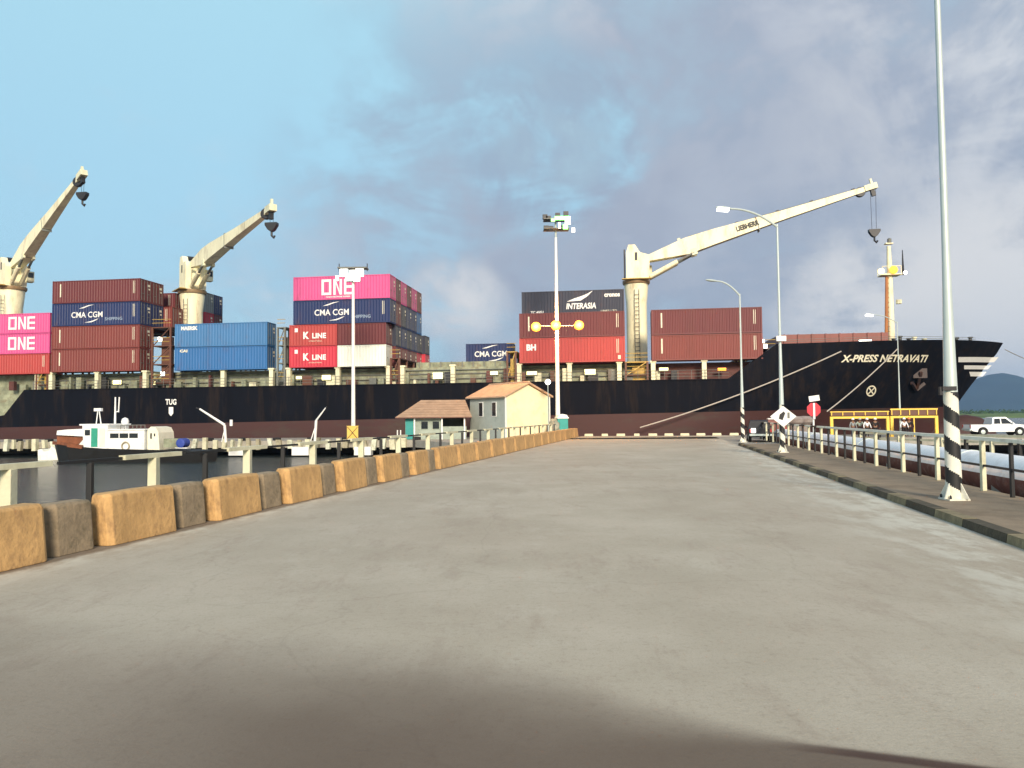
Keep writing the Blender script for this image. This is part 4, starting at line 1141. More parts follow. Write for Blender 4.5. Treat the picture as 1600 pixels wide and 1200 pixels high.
for p, H, lab, lit, arm in ((pE, 13.2, 'tall pale street lamp pole with black and white striped foot nearest on the right', False, (2.6, 1.0)),
                            (pD, 12.7, 'pale street lamp pole with a white diamond plate, second along the right walkway', True, (2.55, 1.05)),
                            (pC, 11.3, 'thin pale street lamp pole at the far end of the right walkway', False, (1.75, 1.15))):
    root = street_lamp((p.x, p.y, .152), H, lab, .185 if p is pE else .15, lit, arm)
    if p is pE:
        g = MB(); g.box((-.12, -.1, 2.72), (.34, .16, .1), M_dark); g.box((-.3, -.1, 2.66), (.08, .08, .2), M_dark); g.build('bracket', root)
    if p is pD:
        g = MB(); g.box((.0, -.19, 6.28), (.55, .1, .3), M_white); g.build('junction_box', root, bevel=.02)
        # diamond plate
        g = MB(); s_ = .72; z = 1.98
        g.prism([(-s_, z), (0, z-s_*.8), (s_, z), (0, z+s_*.8)], -.24, -.20, M_white); 
        pl = g.build('diamond_plate', root)
        g = MB(); g.prism([(-.26, z-.12), (-.05, z-.2), (.1, z+.18), (.02, z+.28), (-.2, z+.12)], -.262, -.243, M_black); g.build('symbol', pl)
        g = MB(); g.prism([(.22, z-.1), (.34, z-.1), (.34, z+.22), (.22, z+.22)], -.262, -.243, M_lashg); g.build('symbol', pl)
pF = at(1407, 672, 72); pF.z = 0
street_lamp(pF, 11.0, 'thin white street lamp pole on the quay in front of the foremast', .1, True, (2.2, .8), striped=False, group='quay lamps')
g = None
def mast_a():
    p = at(552, 680, 77.5); p.z = 0
    root = thing('floodlight_mast', 'white floodlight mast in front of the pink container, floodlights lit white', 'light mast', p, 0, 'floodlight masts on the quay')
    H = 17.6; g = MB(); g.tube([(0, 0, 0), (0, 0, H)], [.22, .13], M_white, 14); g.build('pole', root, smooth=True)
    g = MB(); g.box((0, 0, H+.1), (3.0, 1.2, .12), M_lashg); g.box((0, 0, H-1.2), (1.4, .9, .1), M_lashg)
    for x in (-1.45, 1.45): g.tube([(x, 0, H-.2), (x, 0, H+.6)], .05, M_dark, 6)
    g.build('head_frame', root)
    for x, z, w, h, e in ((-.85, H-.45, .78, .75, 0), (.0, H-.5, .5, .6, .0), (.75, H-.45, .8, .75, 0), (-.35, H-1.0, .62, .55, 0), (.45, H-1.05, .65, .55, 0), (-1.55, H-1.0, .28, .5, 0)):
        g = MB(); g.box((x, -.55, z), (w, .1, h), M_lampw); g.box((x, -.42, z), (w+.08, .14, h+.08), M_galv); g.build('floodlight', root)
    return root
mast_a()
def mast_b():
    p = at(872, 672, 77); p.z = 0
    root = thing('floodlight_mast', 'white mast with three orange lamps and a green lit cluster at its top', 'light mast', p, 0, 'floodlight masts on the quay')
    H = 20.6; g = MB(); g.tube([(0, 0, 0), (0, 0, H)], [.24, .13], M_white, 14); g.build('pole', root, smooth=True)
    za = at(871, 509, 77).z; g = MB(); g.tube([(-2.15, 0, za), (2.25, 0, za)], .035, M_galv, 8); g.build('crossarm', root)
    for x, z in ((-2.15, -.12), (-.12, .02), (2.25, 0)):
        g = MB(); g.lathe([(.15, -.42), (.4, -.3), (.5, -.08), (.4, .05)], M_lampo, (x, -.2, za+z), 16, 'Y'); g.lathe([(.1, .03), (.42, .06), (.25, .3)], M_galv, (x, -.2, za+z), 16, 'Y'); o = g.build('sodium_lamp', root)
        l = bpy.data.objects.new('sodium_light', bpy.data.lights.new('sodium_light', 'POINT')); l.data.energy = 900; l.data.color = (1, .5, .15)
        l.data.shadow_soft_size = .4; l.location = (p.x+x, p.y-1.0, za+z); C.objects.link(l)
    zt = at(875, 352, 77).z; g = MB(); g.tube([(0, 0, H-1), (0, 0, zt+.6)], .1, M_galv, 8)
    for z in (zt-.45, zt+.55): g.box((.05, 0, z), (2.6, 1.4, .08), M_lashg)
    for x, z in ((-1.1, .8), (-1.0, -.35), (-.5, -.4), (.55, -.35), (-.75, .65), (1.05, 1.1), (.2, .95)): g.box((x, -.3, zt+z), (.5, .4, .45), M_dark)
    g.build('head_frame', root)
    for x, z, w, h, m in ((.6, .55, 1.5, .4, M_lampg), (1.2, .3, .55, .8, M_lampw), (.35, -.2, .18, .6, M_lampw), (.95, -.35, .5, .5, M_lampg), (1.75, -.7, .32, .45, M_lampw), (-.3, .35, .4, .3, M_lampg)):
        g = MB(); g.box((x, -.75, zt+z), (w, .1, h), m); g.box((x, -.64, zt+z), (w+.06, .1, h+.06), M_dark); g.build('floodlight', root)
    return root
mast_b()

# ------------------------------------------------------------------ buildings on the quay
def house():
    M_gable = mat('gable_lit_cream', (0.80, 0.70, 0.45), var=.06, scale=.8, rough=.9, bump=.2, dirt=(.5, .36, .2), dirt_amt=.35, dirt_scale=.9)  # cream wall colour with the warm lamp light painted in
    M_side = mat('wall_greyblue', (0.36, 0.40, 0.36), var=.1, scale=.8, rough=.9, bump=.2, dirt=(.22, .26, .22), dirt_amt=.5)
    M_tile = mat('roof_salmon', (0.50, 0.33, 0.21), var=.18, scale=1.2, rough=.9, dirt=(.35, .18, .1), dirt_amt=.4)
    a = R(35); p = at(790, 690, 74.6); p.z = 0
    root = thing('quay_house', 'small house with cream gable wall, grey side and salmon roof beside the mast', 'building', p, a)
    W, Ld, H, HP = 5.4, 6.6, 4.25, 5.5                    # local x along the gable, y back along the side wall
    g = MB(); g.poly([(0, 0, 0), (W, 0, 0), (W, 0, H), (W/2, 0, HP), (0, 0, H)], [(0, 1, 2, 3, 4)], M_gable)
    g.poly([(0, Ld, 0), (W, Ld, 0), (W, Ld, H), (W/2, Ld, HP), (0, Ld, H)], [(4, 3, 2, 1, 0)], M_gable)
    g.poly([(0, 0, 0), (0, Ld, 0), (0, Ld, H), (0, 0, H)], [(0, 1, 2, 3)], M_side)
    g.poly([(W, 0, 0), (W, Ld, 0), (W, Ld, H), (W, 0, H)], [(3, 2, 1, 0)], M_side); g.build('wall', root)
    g = MB(); ov = .35; sl = (HP-H)/(W/2)
    for sg in (-1, 1):
        x0 = W/2; x1 = W/2+sg*(W/2+ov); z0 = HP+.06; z1 = H-ov*sl+.06; P = []
        for z in (0, .12):
            P += [(x0, -ov, z0+z), (x1, -ov, z1+z), (x1, Ld+ov, z1+z), (x0, Ld+ov, z0+z)]
        g.poly(P, [(3, 2, 1, 0), (4, 5, 6, 7), (0, 1, 5, 4), (1, 2, 6, 5), (2, 3, 7, 6)], M_tile)
    k = -ov
    while k < Ld+ov:
        for sg in (-1, 1): g.bar((W/2, k, HP+.2), (W/2+sg*(W/2+ov), k, H-ov*sl+.2), .05, .04, M_tile)
        k += .33
    g.tube([(W/2, -ov, HP+.2), (W/2, Ld+ov, HP+.2)], .11, M_tile, 8); g.build('roof', root)
    for y in (1.95, 4.4):
        g = MB(); g.box((-.02, y, 3.0), (.06, .78, 1.5), M_white); wv = g.build('window', root)
        g = MB(); g.box((-.045, y, 3.0), (.05, .64, 1.36), M_glass); g.build('pane', wv)
        for b_ in g.v: pass
    g = MB(); g.tube([(W+.12, -.02, 0), (W+.12, -.02, H+.1)], .06, M_white, 8); g.build('downpipe', root)
    g = MB(); g.box((.02, -.02, 2.1), (.12, .12, 4.2), M_white); g.build('corner_trim', root)
    return root
house()
def low_building():
    M_w = mat('wall_palegreen', (0.33, 0.38, 0.32), var=.15, scale=1, rough=.9, dirt=(.15, .18, .14), dirt_amt=.5)
    M_t = mat('roof_brown', (0.34, 0.235, 0.16), var=.2, scale=1.2, rough=.95, dirt=(.2, .14, .09), dirt_amt=.5)
    M_teal = mat('teal_paint', (0.02, 0.26, 0.24), var=.15, rough=.6)
    p = at(633, 690, 76.5); p.z = 0
    root = thing('quay_shed', 'low pale green shed with brown hipped roof left of the house', 'building', p, R(4))
    W, D, H = 6.2, 4.6, 2.25
    g = MB(); g.box((W*.30, D/2+.3, H/2), (W*.6, D, H), M_w); g.box((W*.8, .35, .65), (W*.4, .15, 1.3), M_w); g.box((W*.8, D, H/2), (W*.4, .15, H), M_w)
    g.box((W-.1, D/2+.3, H/2), (.15, D, H), M_lash); g.build('wall', root)
    g = MB(); o = .55; e = H+.02; r = 4.05
    P = [(-o-.4, -o, e), (W+o, -o, e), (W+o, D+o, e), (-o-.4, D+o, e), (1.5, D/2, r), (W-.1, D/2, r)]
    g.poly(P, [(0, 1, 5, 4), (1, 2, 5), (2, 3, 4, 5), (3, 0, 4)], M_t); g.poly([(x, y, z-.1) for x, y, z in P[:4]], [(3, 2, 1, 0)], M_lash)
    g.poly([P[0], P[1], (P[1][0], P[1][1], e-.1), (P[0][0], P[0][1], e-.1), P[2], (P[2][0], P[2][1], e-.1), P[3], (P[3][0], P[3][1], e-.1)], [(0, 1, 2, 3), (1, 4, 5, 2), (4, 6, 7, 5), (6, 0, 3, 7)], M_lash)
    for k in range(1, 7):
        f = k/7; g.bar(Vector(P[0]).lerp(Vector(P[4]), f)+Vector((0, -.02, .02)), Vector(P[1]).lerp(Vector(P[5]), f)+Vector((0, -.02, .02)), .05, .04, M_t)
    g.build('roof', root)
    g = MB(); g.box((.42, .26, 1.1), (.8, .08, 2.1), M_teal); g.build('door', root)
    for x in (1.95, 3.1):
        g = MB(); g.box((x, .27, 1.45), (.8, .07, .9), M_w); w = g.build('window', root); g = MB(); g.box((x, .24, 1.45), (.66, .04, .76), M_glass); g.build('pane', w)
    for x in (0.95, 3.72, W-.2):
        g = MB(); g.box((x, -.1, H/2), (.14, .14, H), M_white); g.build('pillar', root)
low_building()
def tank():
    M_teal = mat('tank_teal', (0.03, 0.30, 0.26), var=.15, rough=.5)
    p = at(878, 690, 76.2); p.z = 0
    root = thing('portable_cabin', 'small teal cabin with a white domed top at the foot of the mast', 'cabin', p, R(10))
    g = MB(); g.box((0, 0, 1.0), (1.1, 1.1, 2.0), M_teal, top=.97); g.build('body', root, bevel=.04)
    g = MB(); g.box((0, 0, 2.06), (1.2, 1.2, .12), M_white); g.prism([(-.55, 2.12), (.55, 2.12), (.42, 2.36), (0, 2.45), (-.42, 2.36)], -.55, .55, M_white); g.build('roof', root)
    g = MB(); g.box((0, -.56, .95), (.7, .04, 1.7), M_teal); g.build('door', root)
    # grey tarpaulined pile beside it
    m = mat('pile_grey', (.26, .26, .2), var=.4, scale=3, dirt=(.1, .1, .06), dirt_amt=.7); g = MB(); rnd = random.Random(4); P = []
    n, r_ = 14, 7
    for j in range(r_+1):
        for k in range(n):
            a = 2*math.pi*k/n; rr = .75*math.cos(j/r_*math.pi/2)**.7*(1+rnd.uniform(-.12, .12)); P.append((rr*math.cos(a), rr*.8*math.sin(a), 2.0*math.sin(j/r_*math.pi/2)*(1+rnd.uniform(-.05, .05))))
    g.poly(P, [(j*n+k, j*n+(k+1) % n, (j+1)*n+(k+1) % n, (j+1)*n+k) for j in range(r_) for k in range(n)], m)
    q = at(867, 690, 75.9); q.z = 0
    tag(g.build('covered_pile', loc=q), 'grey lumpy covered pile left of the teal cabin', 'pile')
    # ball lamp
    q = at(857, 680, 74.6); q.z = 0
    root = thing('ball_lamp', 'thin post with a round white lit globe beside the house corner', 'lamp', q)
    zt = at(855, 597, 74.6).z; g = MB(); g.tube([(0, 0, 0), (0, 0, zt-.2)], [.05, .035], M_galv, 8); g.build('pole', root)
    g = MB(); g.lathe([(.03, -.27), (.17, -.22), (.27, -.08), (.29, 0), (.27, .1), (.17, .22), (.03, .28)], M_lampw, (0, 0, zt), 16); g.build('globe', root, smooth=True)
tank()
def signs():
    # yellow square sign with a black X
    p = at(551, 690, 75.0); p.z = 0; root = thing('cross_sign', 'square yellow sign with a black X at the floodlight mast foot', 'sign', p)
    g = MB(); g.box((0, .06, .9), (.1, .1, 1.8), M_galv); g.build('post', root)
    zc = at(551, 676, 75).z; g = MB(); g.box((0, 0, zc), (1.25, .05, 1.35), mat('sign_yellow', (.75, .48, .1), var=.1)); pl = g.build('panel', root)
    g = MB(); g.bar((-.5, -.035, zc-.58), (.5, -.035, zc+.58), .03, .16, M_black, up=(0, 1, 0)); g.bar((-.5, -.045, zc+.58), (.5, -.045, zc-.58), .03, .16, M_black, up=(0, 1, 0))
    for x in (-.6, .6): g.box((x, -.035, zc), (.08, .03, 1.3), M_black)
    g.build('symbol', pl)
    # red octagon
    p = at(1272, 690, 52.0); p.z = 0; root = thing('stop_sign', 'red octagonal sign with a small white plate on top, on a pale post', 'sign', p)
    zt = at(1272, 618, 52).z; zc = at(1270, 640, 52).z; red = mat('sign_red', (.55, .025, .045), var=.12, rough=.4)
    g = MB(); g.tube([(0, 0, 0), (0, 0, zc)], .06, M_white, 8); g.build('post', root)
    g = MB(); r_ = .5; pts = [(r_*math.cos(R(22.5+45*k)), zc+r_*math.sin(R(22.5+45*k))) for k in range(8)]; g.prism(pts, -.10, -.07, red); pl = g.build('plate', root)
    g = MB(); g.box((0, -.135, zc-.1), (.13, .05, 1.1), M_white); g.build('post_cap', root)
    g = MB(); g.box((.06, -.05, zt-.2), (.72, .05, .38), M_white, Matrix.Rotation(R(-8), 3, 'Y')); g.build('top_plate', root)
signs()
def frames():
    a = YAW; m = M_gold
    for (x0, x1, yt, yl, lab, mid) in ((1299, 1387, 645, 651, 'long yellow steel frame with brown crossbeam, left of the pair on the quay', None), (1393, 1463, 641, 650, 'short yellow steel frame with centre post, right of the pair on the quay', 1428)):
        Y = 71.5; p0, p1 = at(x0, yl, Y), at(x1, yl, Y); p1 = at(x1, yl, Y-(p1.x-p0.x)*.14); z1 = p0.z; z2 = at(x0, yt, Y).z; w = (p1-p0).length; w = math.hypot(p1.x-p0.x, p1.y-p0.y)
        root = thing('steel_frame', lab, 'frame', (p0.x, p0.y, 0), YAW, 'yellow steel frames on the quay')
        for x in (0, w):
            g = MB(); g.box((x, 0, z1/2), (.26, .22, z1), m); g.build('leg', root)
        g = MB(); g.box((w/2, 0, z1-.1), (w-.27, .2, .2), m); g.build('beam', root)
        g = MB(); g.box((w/2, .02, (z1+z2)/2+.06), (w+.2, .12, z2-z1-.02), M_lash); g.build('crossbeam', root)
        g = MB(); g.box((w/2, -.06, z2+.08), (w+.24, .12, .09 if mid is None else .14), m)
        for k in range(6): g.box((w*k/5, -.07, (z1+z2)/2+.06), (.08, .1, z2-z1-.06), m)
        g.build('top_rail', root)
        if mid:
            g = MB(); g.box((w/2, 0, z1/2-.1), (.1, .12, z1-.2), m); g.build('centre_post', root)
frames()

# ------------------------------------------------------------------ people
def skin_body(name, joints, edges, m):
    me = bpy.data.meshes.new(name); me.from_pydata([j[0] for j in joints], edges, []); o = bpy.data.objects.new(name, me); C.objects.link(o)
    md = o.modifiers.new('skin', 'SKIN'); me.skin_vertices[0].data[0].use_root = True
    for i, j in enumerate(joints): me.skin_vertices[0].data[i].radius = (j[1], j[2] if len(j) > 2 else j[1])
    sb = o.modifiers.new('sub', 'SUBSURF'); sb.levels = 2; sb.render_levels = 2
    bpy.context.view_layer.update()
    nm = bpy.data.meshes.new_from_object(o.evaluated_get(bpy.context.evaluated_depsgraph_get())); bpy.data.objects.remove(o)
    nm.materials.clear(); nm.materials.append(m)
    for p in nm.polygons: p.use_smooth = True
    o = bpy.data.objects.new(name, nm); C.objects.link(o); return o
M_skin = mat('skin', (.22, .11, .06), rough=.6, var=.05)
def person(loc, rz, label, shirt, trousers, helmet, pose=0):
    root = thing('person', label, 'person', loc, rz, 'people on the quay')
    arm = [((-.36, -.02, 1.12), .045), ((-.38, -.10, .86), .035), ((-.38, -.14, .76), .04)] if pose == 0 else [((-.36, -.1, 1.15), .045), ((-.25, -.35, 1.2), .035), ((-.2, -.43, 1.24), .04)]
    arm2 = [((.36, 0, 1.12), .045), ((.38, -.08, .86), .035), ((.38, -.11, .76), .04)]
    J = [((0, 0, .95), .15, .11), ((0, .01, 1.2), .15, .11), ((0, .01, 1.42), .12, .09), ((0, 0, 1.5), .055), ((0, -.02, 1.62), .09, .10), ((0, -.02, 1.71), .08, .09),
         ((-.19, .01, 1.41), .065), arm[0], arm[1], arm[2], ((.19, .01, 1.41), .065), arm2[0], arm2[1], arm2[2],
         ((-.1, 0, .85), .09), ((-.12, -.03, .48), .065), ((-.13, .03, .1), .045), ((-.13, -.12, .04), .04), ((.1, 0, .85), .09), ((.13, -.02, .48), .065), ((.15, .03, .1), .045), ((.15, -.12, .04), .04)]
    E = [(0, 1), (1, 2), (2, 3), (3, 4), (4, 5), (2, 6), (6, 7), (7, 8), (8, 9), (2, 10), (10, 11), (11, 12), (12, 13), (0, 14), (14, 15), (15, 16), (16, 17), (0, 18), (18, 19), (19, 20), (20, 21)]
    b = skin_body('body', J, E, M_skin); b.parent = root
    ms = mat('cloth_'+shirt[0], shirt[1], var=.1, rough=.9); mt = mat('cloth_'+trousers[0], trousers[1], var=.1, rough=.9)
    # clothes: slightly fatter copies of the covered limbs
    Js = [(j[0], *(r*1.14 for r in j[1:])) for j in J]
    idx = [0, 1, 2, 6, 7, 8, 10, 11, 12]; mp = {v: i for i, v in enumerate(idx)}
    o = skin_body('shirt', [Js[i] for i in idx], [(mp[a], mp[b_]) for a, b_ in E if a in mp and b_ in mp], ms); o.parent = root
    idx = [0, 14, 15, 16, 18, 19, 20]; mp = {v: i for i, v in enumerate(idx)}
    o = skin_body('trousers', [Js[i] for i in idx], [(mp[a], mp[b_]) for a, b_ in E if a in mp and b_ in mp], mt); o.parent = root
    g = MB(); mh = mat('helmet_'+helmet[0], helmet[1], var=.03, rough=.3)
    g.lathe([(.15, 1.66), (.155, 1.69), (.125, 1.70), (.12, 1.76), (.08, 1.81), (.01, 1.83)], mh, (0, -.02, 0), 14); g.build('helmet', root, smooth=True)
    return root
GR = ('grey', (.25, .27, .27)); NV = ('navy', (.02, .03, .07)); BK = ('black', (.015, .015, .015)); WH = ('white', (.8, .8, .8)); OR = ('orange', (.75, .22, .06)); 
for px, Y, rz, lab, sh, tr, he, po in ((1333, 70.3, .3, 'person in a grey shirt and white helmet, leftmost under the long yellow frame', GR, NV, WH, 0),
        (1344, 71.0, -.4, 'person in a pale green shirt and grey helmet bending an arm under the long frame', ('palegreen', (.4, .48, .4)), BK, ('grey', (.4, .42, .4)), 1),
        (1355, 70.0, .2, 'person in white shirt and helmet, second from right under the long frame', WH, BK, WH, 0),
        (1368, 70.2, -.2, 'person in black with a bright white helmet at right under the long frame', BK, BK, WH, 1),
        (1413, 70.0, .1, 'person in a white shirt under the short yellow frame', WH, BK, WH, 0),
        (1421, 70.6, -.5, 'person in black with an orange helmet under the short yellow frame', BK, BK, OR, 1)):
    p = at(px, 680, Y); z = 0
    person((p.x, p.y, -.45 if False else 0), rz, lab, sh, tr, he, po)

# ------------------------------------------------------------------ vehicles
def pickup(loc, rz, label, paint, closed=False):
    root = thing('pickup_truck', label, 'pickup truck', loc, rz, None); W = 1.8
    g = MB()
    # side profile, local x forward; arches cut as steps
    low = [(-2.6, .62), (-2.6, 1.08), (-.55, 1.08), (-.55, 1.10), (1.25, 1.12), (2.35, 1.0), (2.6, .86), (2.62, .5), (2.1, .42)]
    arch = lambda cx: [(cx+.46*math.cos(a), .40+.46*math.sin(a)) for a in [R(k) for k in range(0, 181, 20)]]
    prof = low+arch(1.62)+arch(-1.55)+[(-2.4, .45)]
    g.prism(prof, -W/2, W/2, paint)
    g.build('body', root)
    g = MB()
    cab = [(-.75, 1.08), (-.62, 1.70), (-.4, 1.77), (.55, 1.77), (1.25, 1.12)] if not closed else [(-2.5, 1.06), (-2.35, 1.68), (-2.1, 1.76), (.55, 1.77), (1.25, 1.12)]
    n = len(cab); P = []
    for y, k in ((-1, 1), (1, 1)):
        for x, z in cab: P.append((x, y*(W/2-.03-.18*(z-1.08)/.7), z))
    g.poly(P, [tuple(range(n)), tuple(range(2*n-1, n-1, -1))]+[(i, i+n, (i+1) % n+n, (i+1) % n) for i in range(n)], paint); cb = g.build('cab', root)
    wins = [[(-.58, 1.14), (-.48, 1.62), (.0, 1.64), (.0, 1.14)], [(.09, 1.14), (.09, 1.64), (.5, 1.64), (1.02, 1.14)]]
    if closed: wins.append([(-2.3, 1.14), (-2.2, 1.6), (-.72, 1.62), (-.72, 1.14)])
    for w in wins:
        for sg in (-1, 1):
            g = MB(); g.poly([(x, sg*(W/2-.03-.18*(z-1.08)/.7+.012), z) for x, z in w], [(0, 1, 2, 3)], M_glass)
            g.build('side_window', cb)
    g = MB(); g.poly([(.62, -.68, 1.72), (.62, .68, 1.72), (1.2, .78, 1.18), (1.2, -.78, 1.18)], [(0, 1, 2, 3)], M_glass)
    for v in g.v: v.x += .015; v.z += .012
    g.build('windscreen', cb)
    if not closed:
        g = MB(); g.box((-1.6, 0, 1.085), (1.8, 1.5, .02), M_dark); g.build('cargo_bed', root)
    for x in (1.62, -1.55):
        for y in (-1, 1):
            g = MB(); g.lathe([(.2, -.12), (.37, -.12), (.385, -.08), (.385, .08), (.37, .12), (.2, .12)], M_tyre, (x, y*(W/2-.11), .386), 22, 'Y'); wh = g.build('wheel', root, smooth=True)
            g = MB(); g.lathe([(.21, 0), (.20, y*.03), (.07, y*.05)], M_galv, (x, y*(W/2-.11+.1), .386), 14, 'Y'); g.build('rim', wh)
    g = MB(); g.box((2.64, 0, .55), (.12, 1.75, .2), M_dark); g.box((-2.64, 0, .6), (.1, 1.7, .16), M_galv); g.build('bumper', root)
    for y in (-.68, .68):
        g = MB(); g.box((2.57, y, .84), (.12, .32, .16), M_galv); g.build('headlight', root)
        g = MB(); g.box((-2.61, y*1.15, .92), (.05, .12, .28), mat('tail_red', (.4, .02, .02))); g.build('tail_light', root)
    for y in (-1, 1):
        g = MB(); g.box((1.0, y*(W/2+.1), 1.2), (.1, .18, .16), paint); g.build('mirror', root)
    g = MB()
    for x in (-.62, .05, 1.12): 
        for y in (-1, 1): g.box((x, y*(W/2+.001), .8), (.012, .006, .5), M_dark)
    g.build('door_seam', root)
    return root
wp = mat('white_car_paint', (.78, .8, .8), var=.03, rough=.25); dp = mat('black_car_paint', (.012, .013, .018), var=.1, rough=.5, spec=.3)
p = at(1557, 681, 71.5); pickup((p.x, p.y, 0), YAW, 'white double-cab pickup truck parked on the quay at the right edge', wp)
p = at(1186, 690, 63); o = pickup((p.x, p.y, 0), R(75), 'dark pickup truck parked at the end of the walkway beside the far lamp', dp)
g = MB(); g.box((-2.66, .55, .95), (.06, .35, .35), M_lampw); 
g.build('reversing_light', o)
p = at(1211, 690, 69); 
def jeep(loc, rz, label):
    m = mat('jeep_rust', (.2, .07, .05), var=.2, rough=.6); o = pickup(loc, rz, label, m, True); o.name = 'van'; o['category'] = 'van'
    g = MB(); g.box((-.7, 0, 1.83), (2.6, 1.3, .1), M_white); g.build('roof_rack', o)
jeep((p.x, p.y, 0), R(74), 'small brownish van with a white roof rack behind the diamond plate')

# mooring bollards on the quay by the ropes
for px, lab in ((1243, 'grey mushroom bollard left of the red sign'), (1258, 'larger grey bollard just left of the red sign')):
    p = at(px, 690, 70+(px-1243)/10); g = MB(); g.lathe([(.75, 0), (.75, .15), (.5, .2), (.48, 1.2), (.75, 1.45), (.8, 1.75), (.55, 2.0), (.1, 2.05)], mat('bollard_grey', (.26, .22, .2), var=.2, rough=.7, dirt=RUST, dirt_amt=.5), (0, 0, 0), 18)
    tag(g.build('bollard', loc=(p.x, p.y, 0), smooth=True), lab, 'bollard')

# ------------------------------------------------------------------ pilot boat
def boat():
    Y = 70.5; p = at(176, 716, Y); root = thing('pilot_boat', 'small white and black workboat with a green cabin door moored at the left quay', 'boat', (p.x, p.y, WATER_Z), YAW)
    k = 1.0; bw = mat('boat_white', (.82, .84, .82), var=.05, rough=.4, dirt=(.5, .42, .3), dirt_amt=.4); bc = mat('boat_cream', (.78, .76, .6), var=.1)
    rustm = mat('boat_rust', (.2, .065, .025), var=.4, scale=1.5); gm = mat('boat_green', (.03, .3, .2), var=.2)
    px = lambda v: (v-176)/16.7                        # local x from picture columns
    g = MB(); st = [(-5.9, .15, .9), (-5.0, .9, .55), (-3.5, 1.6, .2), (0, 1.8, 0), (4, 1.75, 0), (9.6, 1.6, .05)]
    P = []; n = 5
    for x, b, rise in st:
        sh = 1.75-.075*(x+6) if x < 0 else 1.30-.03*x
        P += [(x+.5*(b < 1), -b*.7, -.3), (x, -b, sh), (x, b, sh), (x+.5*(b < 1), b*.7, -.3)]
    F = [(0, 3, 2, 1), (20, 21, 22, 23)]+[(4*i+j, 4*i+(j+1) % 4, 4*i+4+(j+1) % 4, 4*i+4+j) for i in range(5) for j in range(4)]
    g.poly(P, F, M_black); g.build('hull', root)
    g = MB(); g.bar((-5.9, -.3, 1.8), (-3.4, -1.55, 1.66), .14, .3, rustm); g.bar((-3.4, -1.55, 1.62), (-1.8, -1.7, 1.45), .14, .34, rustm)
    g.box((-3.5, 0, 2.05), (2.9, 2.0, .75), rustm); g.build('foredeck', root)
    g = MB(); g.prism([(-4.75, 2.55), (-4.7, 2.95), (-3.6, 3.05), (-2.0, 3.1), (-2.0, 2.4)], -1.3, 1.3, bw); g.build('awning', root)
    g = MB(); g.prism([(-2.6, 1.35), (-1.9, 2.1), (-2.0, 3.4), (.55, 3.4), (.55, 1.05), (-1.8, 1.15)], -1.5, 1.5, bw)
    g.box((-.75, 0, 3.47), (3.0, 3.1, .14), bw); wh = g.build('wheelhouse', root)
    g = MB(); g.box((-.75, -1.52, 2.3), (.62, .06, 1.7), gm); g.build('door', wh)
    g = MB(); g.box((.03, -1.52, 2.3), (.55, .05, 1.7), bc); g.build('door', wh)
    g = MB(); g.box((-1.45, -1.52, 2.75), (.5, .05, .5), M_glass); g.build('window', wh)
    g = MB(); g.box((2.35, 0, 1.95), (3.6, 2.9, 1.95), bw); g.box((2.35, 0, 2.99), (3.75, 3.05, .1), bw); cb = g.build('cabin', root)
    for x in (1.2, 2.15, 3.1):
        g = MB(); g.box((x, -1.47, 2.45), (.82, .05, .42), M_glass); g.build('window', cb)
    g = MB(); n = 18; P = []
    for i in range(n):
        a = 2*math.pi*i/n
        for j in range(6):
            b = 2*math.pi*j/6; P.append((2.35+(.36+.07*math.cos(b))*math.cos(a), -1.53+.07*math.sin(b), 1.5+(.36+.07*math.cos(b))*math.sin(a)))
    g.poly(P, [(i*6+j, i*6+(j+1) % 6, ((i+1) % n)*6+(j+1) % 6, ((i+1) % n)*6+j) for i in range(n) for j in range(6)], mat('lifebuoy', (.35, .3, .2))); g.build('lifebuoy', root)
    g = MB(); g.prism([(4.3, 1.0), (4.28, 2.95), (4.6, 3.25), (5.1, 3.15), (5.35, 2.7), (5.5, 1.0)], -1.2, 1.2, bc)
    g.box((4.65, -1.22, 2.4), (.14, .04, .5), M_dark); g.box((5.0, -1.22, 2.5), (.12, .04, .25), M_dark); g.build('funnel', root)
    g = MB(); g.tube([(.42, -.3, 3.5), (.42, -.3, 6.0)], [.1, .06], bw, 8); g.tube([(.75, -.3, 4.6), (.82, -.3, 6.0)], .06, bw, 6); g.tube([(.42, -.3, 4.6), (.8, -.3, 4.7)], .05, bw, 6); g.build('mast', root)
    g = MB(); g.tube([(-1.5, -.3, 3.5), (-1.35, -.3, 4.7)], .05, bw, 6); g.tube([(-1.0, -.3, 3.5), (-1.2, -.3, 4.7)], .05, bw, 6); g.box((-1.3, -.3, 4.85), (.7, .3, .28), bw); g.build('radar', root)
    g = MB(); g.tube([(1.5, -.4, 3.0), (1.5, -.4, 3.5)], .05, bw, 6); g.lathe([(.1, 3.35), (.3, 3.5), (.34, 3.75), (.25, 4.0), (.05, 4.1)], bw, (1.5, -.4, 0), 14); g.build('dome', root, smooth=True)
    g = MB()
    for i in range(7): g.tube([(1.7+i*.4, -1.3, 3.04), (1.7+i*.4, -1.3, 3.4)], .03, M_lashg, 5)
    g.tube([(1.7, -1.3, 3.4), (4.1, -1.3, 3.4)], .03, M_lashg, 5); g.build('roof_rail', root)
    g = MB(); g.box((6.6, -.8, 1.75), (1.4, .9, .8), M_coam); g.build('deck_box', root)
    g = MB(); g.lathe([(.25, -.5), (.42, -.45), (.42, .45), (.25, .5)], mat('drum_blue', (.03, .06, .3), var=.2), (7.6, -.9, 1.75), 16, 'Y'); g.build('drum', root)
boat()
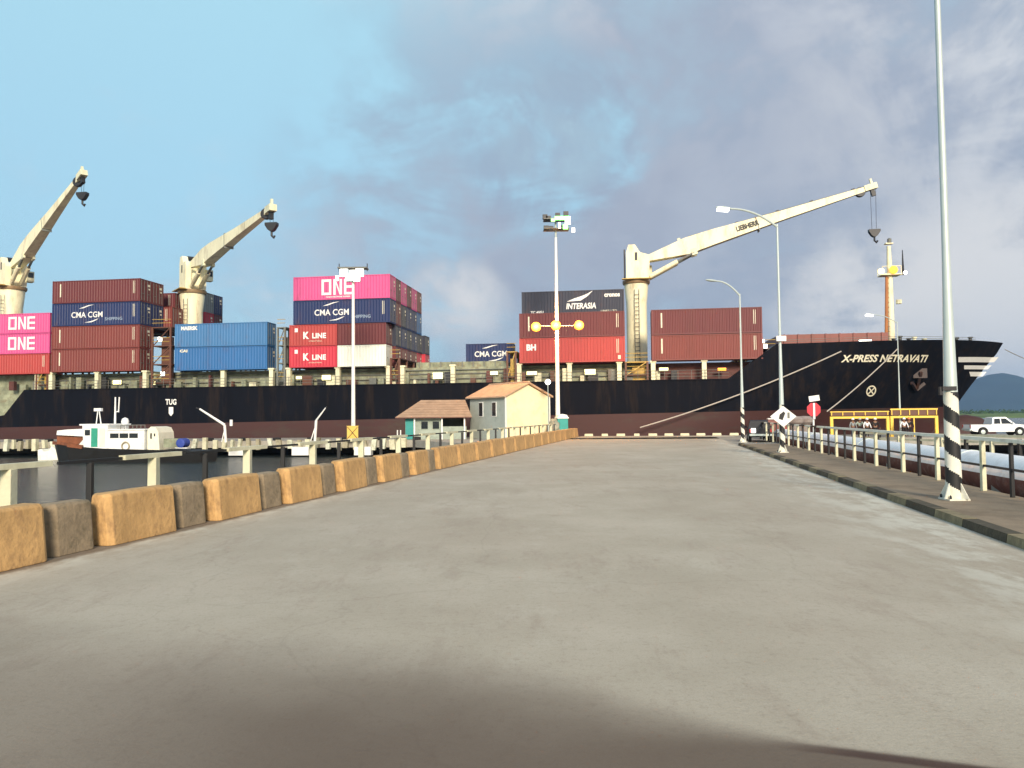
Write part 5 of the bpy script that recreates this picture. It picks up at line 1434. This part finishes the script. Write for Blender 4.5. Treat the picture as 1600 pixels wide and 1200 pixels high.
def davits():
    for base, knee, end, lab, sp in (((353, 690), (351, 664), (312, 639), 'white bent davit arm leaning left on the quay edge', 0), ((492, 692), (494, 657), (509, 637), 'thin white bent davit arm leaning right on the quay edge', 1)):
        Y = 73.5; a, b, c = [at(*q, Y) for q in (base, knee, end)]; a.z = max(a.z, 0)
        root = thing('davit', lab, 'davit', (a.x, Y, 0), 0, 'davits on the quay'); o = Vector((a.x, Y, 0)); g = MB()
        g.tube([(0, 0, 0), b-o], .13, M_white, 8); g.build('post', root)
        g = MB(); g.tube([b-o, c-o], [.13, .09] if not sp else [.09, .05], M_white, 8); g.tube([c-o, c-o+Vector((-.35 if not sp else .1, 0, .1))], .07, M_dark, 6); g.build('arm', root)
        if not sp:
            g = MB(); g.box((.55, -.1, (b-o).z+.2), (.25, .15, .6), M_white); g.build('box', root)
        g = MB(); g.bar((-.4, 0, 0.05), (b-o)*.8, .08, .08, M_white); g.build('brace', root)
    for k, px in enumerate((621, 626)):
        p = at(px, 690, 75); g = MB(); g.tube([(0, 0, 0), (0, 0, at(px, 672, 75).z)], .06, M_white, 8)
        tag(g.build('marker_post', loc=(p.x, p.y, 0)), 'short thin white marker post left of the shed, %s one' % ('left' if k == 0 else 'right'), 'post', 'marker posts by the shed')
davits()

def float_():
    p = at(82, 716, 74.5); g = MB(); P = []
    g.prism([(-1.1, -.35), (-1.15, .75), (-.75, .82), (-.5, .55), (.0, .62), (.3, 1.05), (.7, .85), (1.15, .1), (1.2, -.3)], -.6, .6, M_railw)
    tag(g.build('mooring_float', loc=(p.x, p.y, WATER_Z+.3), rz=YAW, bevel=.06), 'white lumpy mooring float left of the black workboat bow', 'float')
float_()

# ================================================================== AIR
def haze():
    m = bpy.data.materials.new('haze_air'); m.use_nodes = True; nt = m.node_tree; nt.nodes.clear()
    v = nt.nodes.new('ShaderNodeVolumePrincipled'); o = nt.nodes.new('ShaderNodeOutputMaterial')
    v.inputs['Color'].default_value = (.42, .64, .95, 1); v.inputs['Density'].default_value = 0.00014; v.inputs['Anisotropy'].default_value = .2
    nt.links.new(v.outputs[0], o.inputs['Volume'])
    g = MB(); g.box((1500, 2400, 140), (7000, 5400, 290), m)
    tag(g.build('haze'), kind='stuff')
haze()
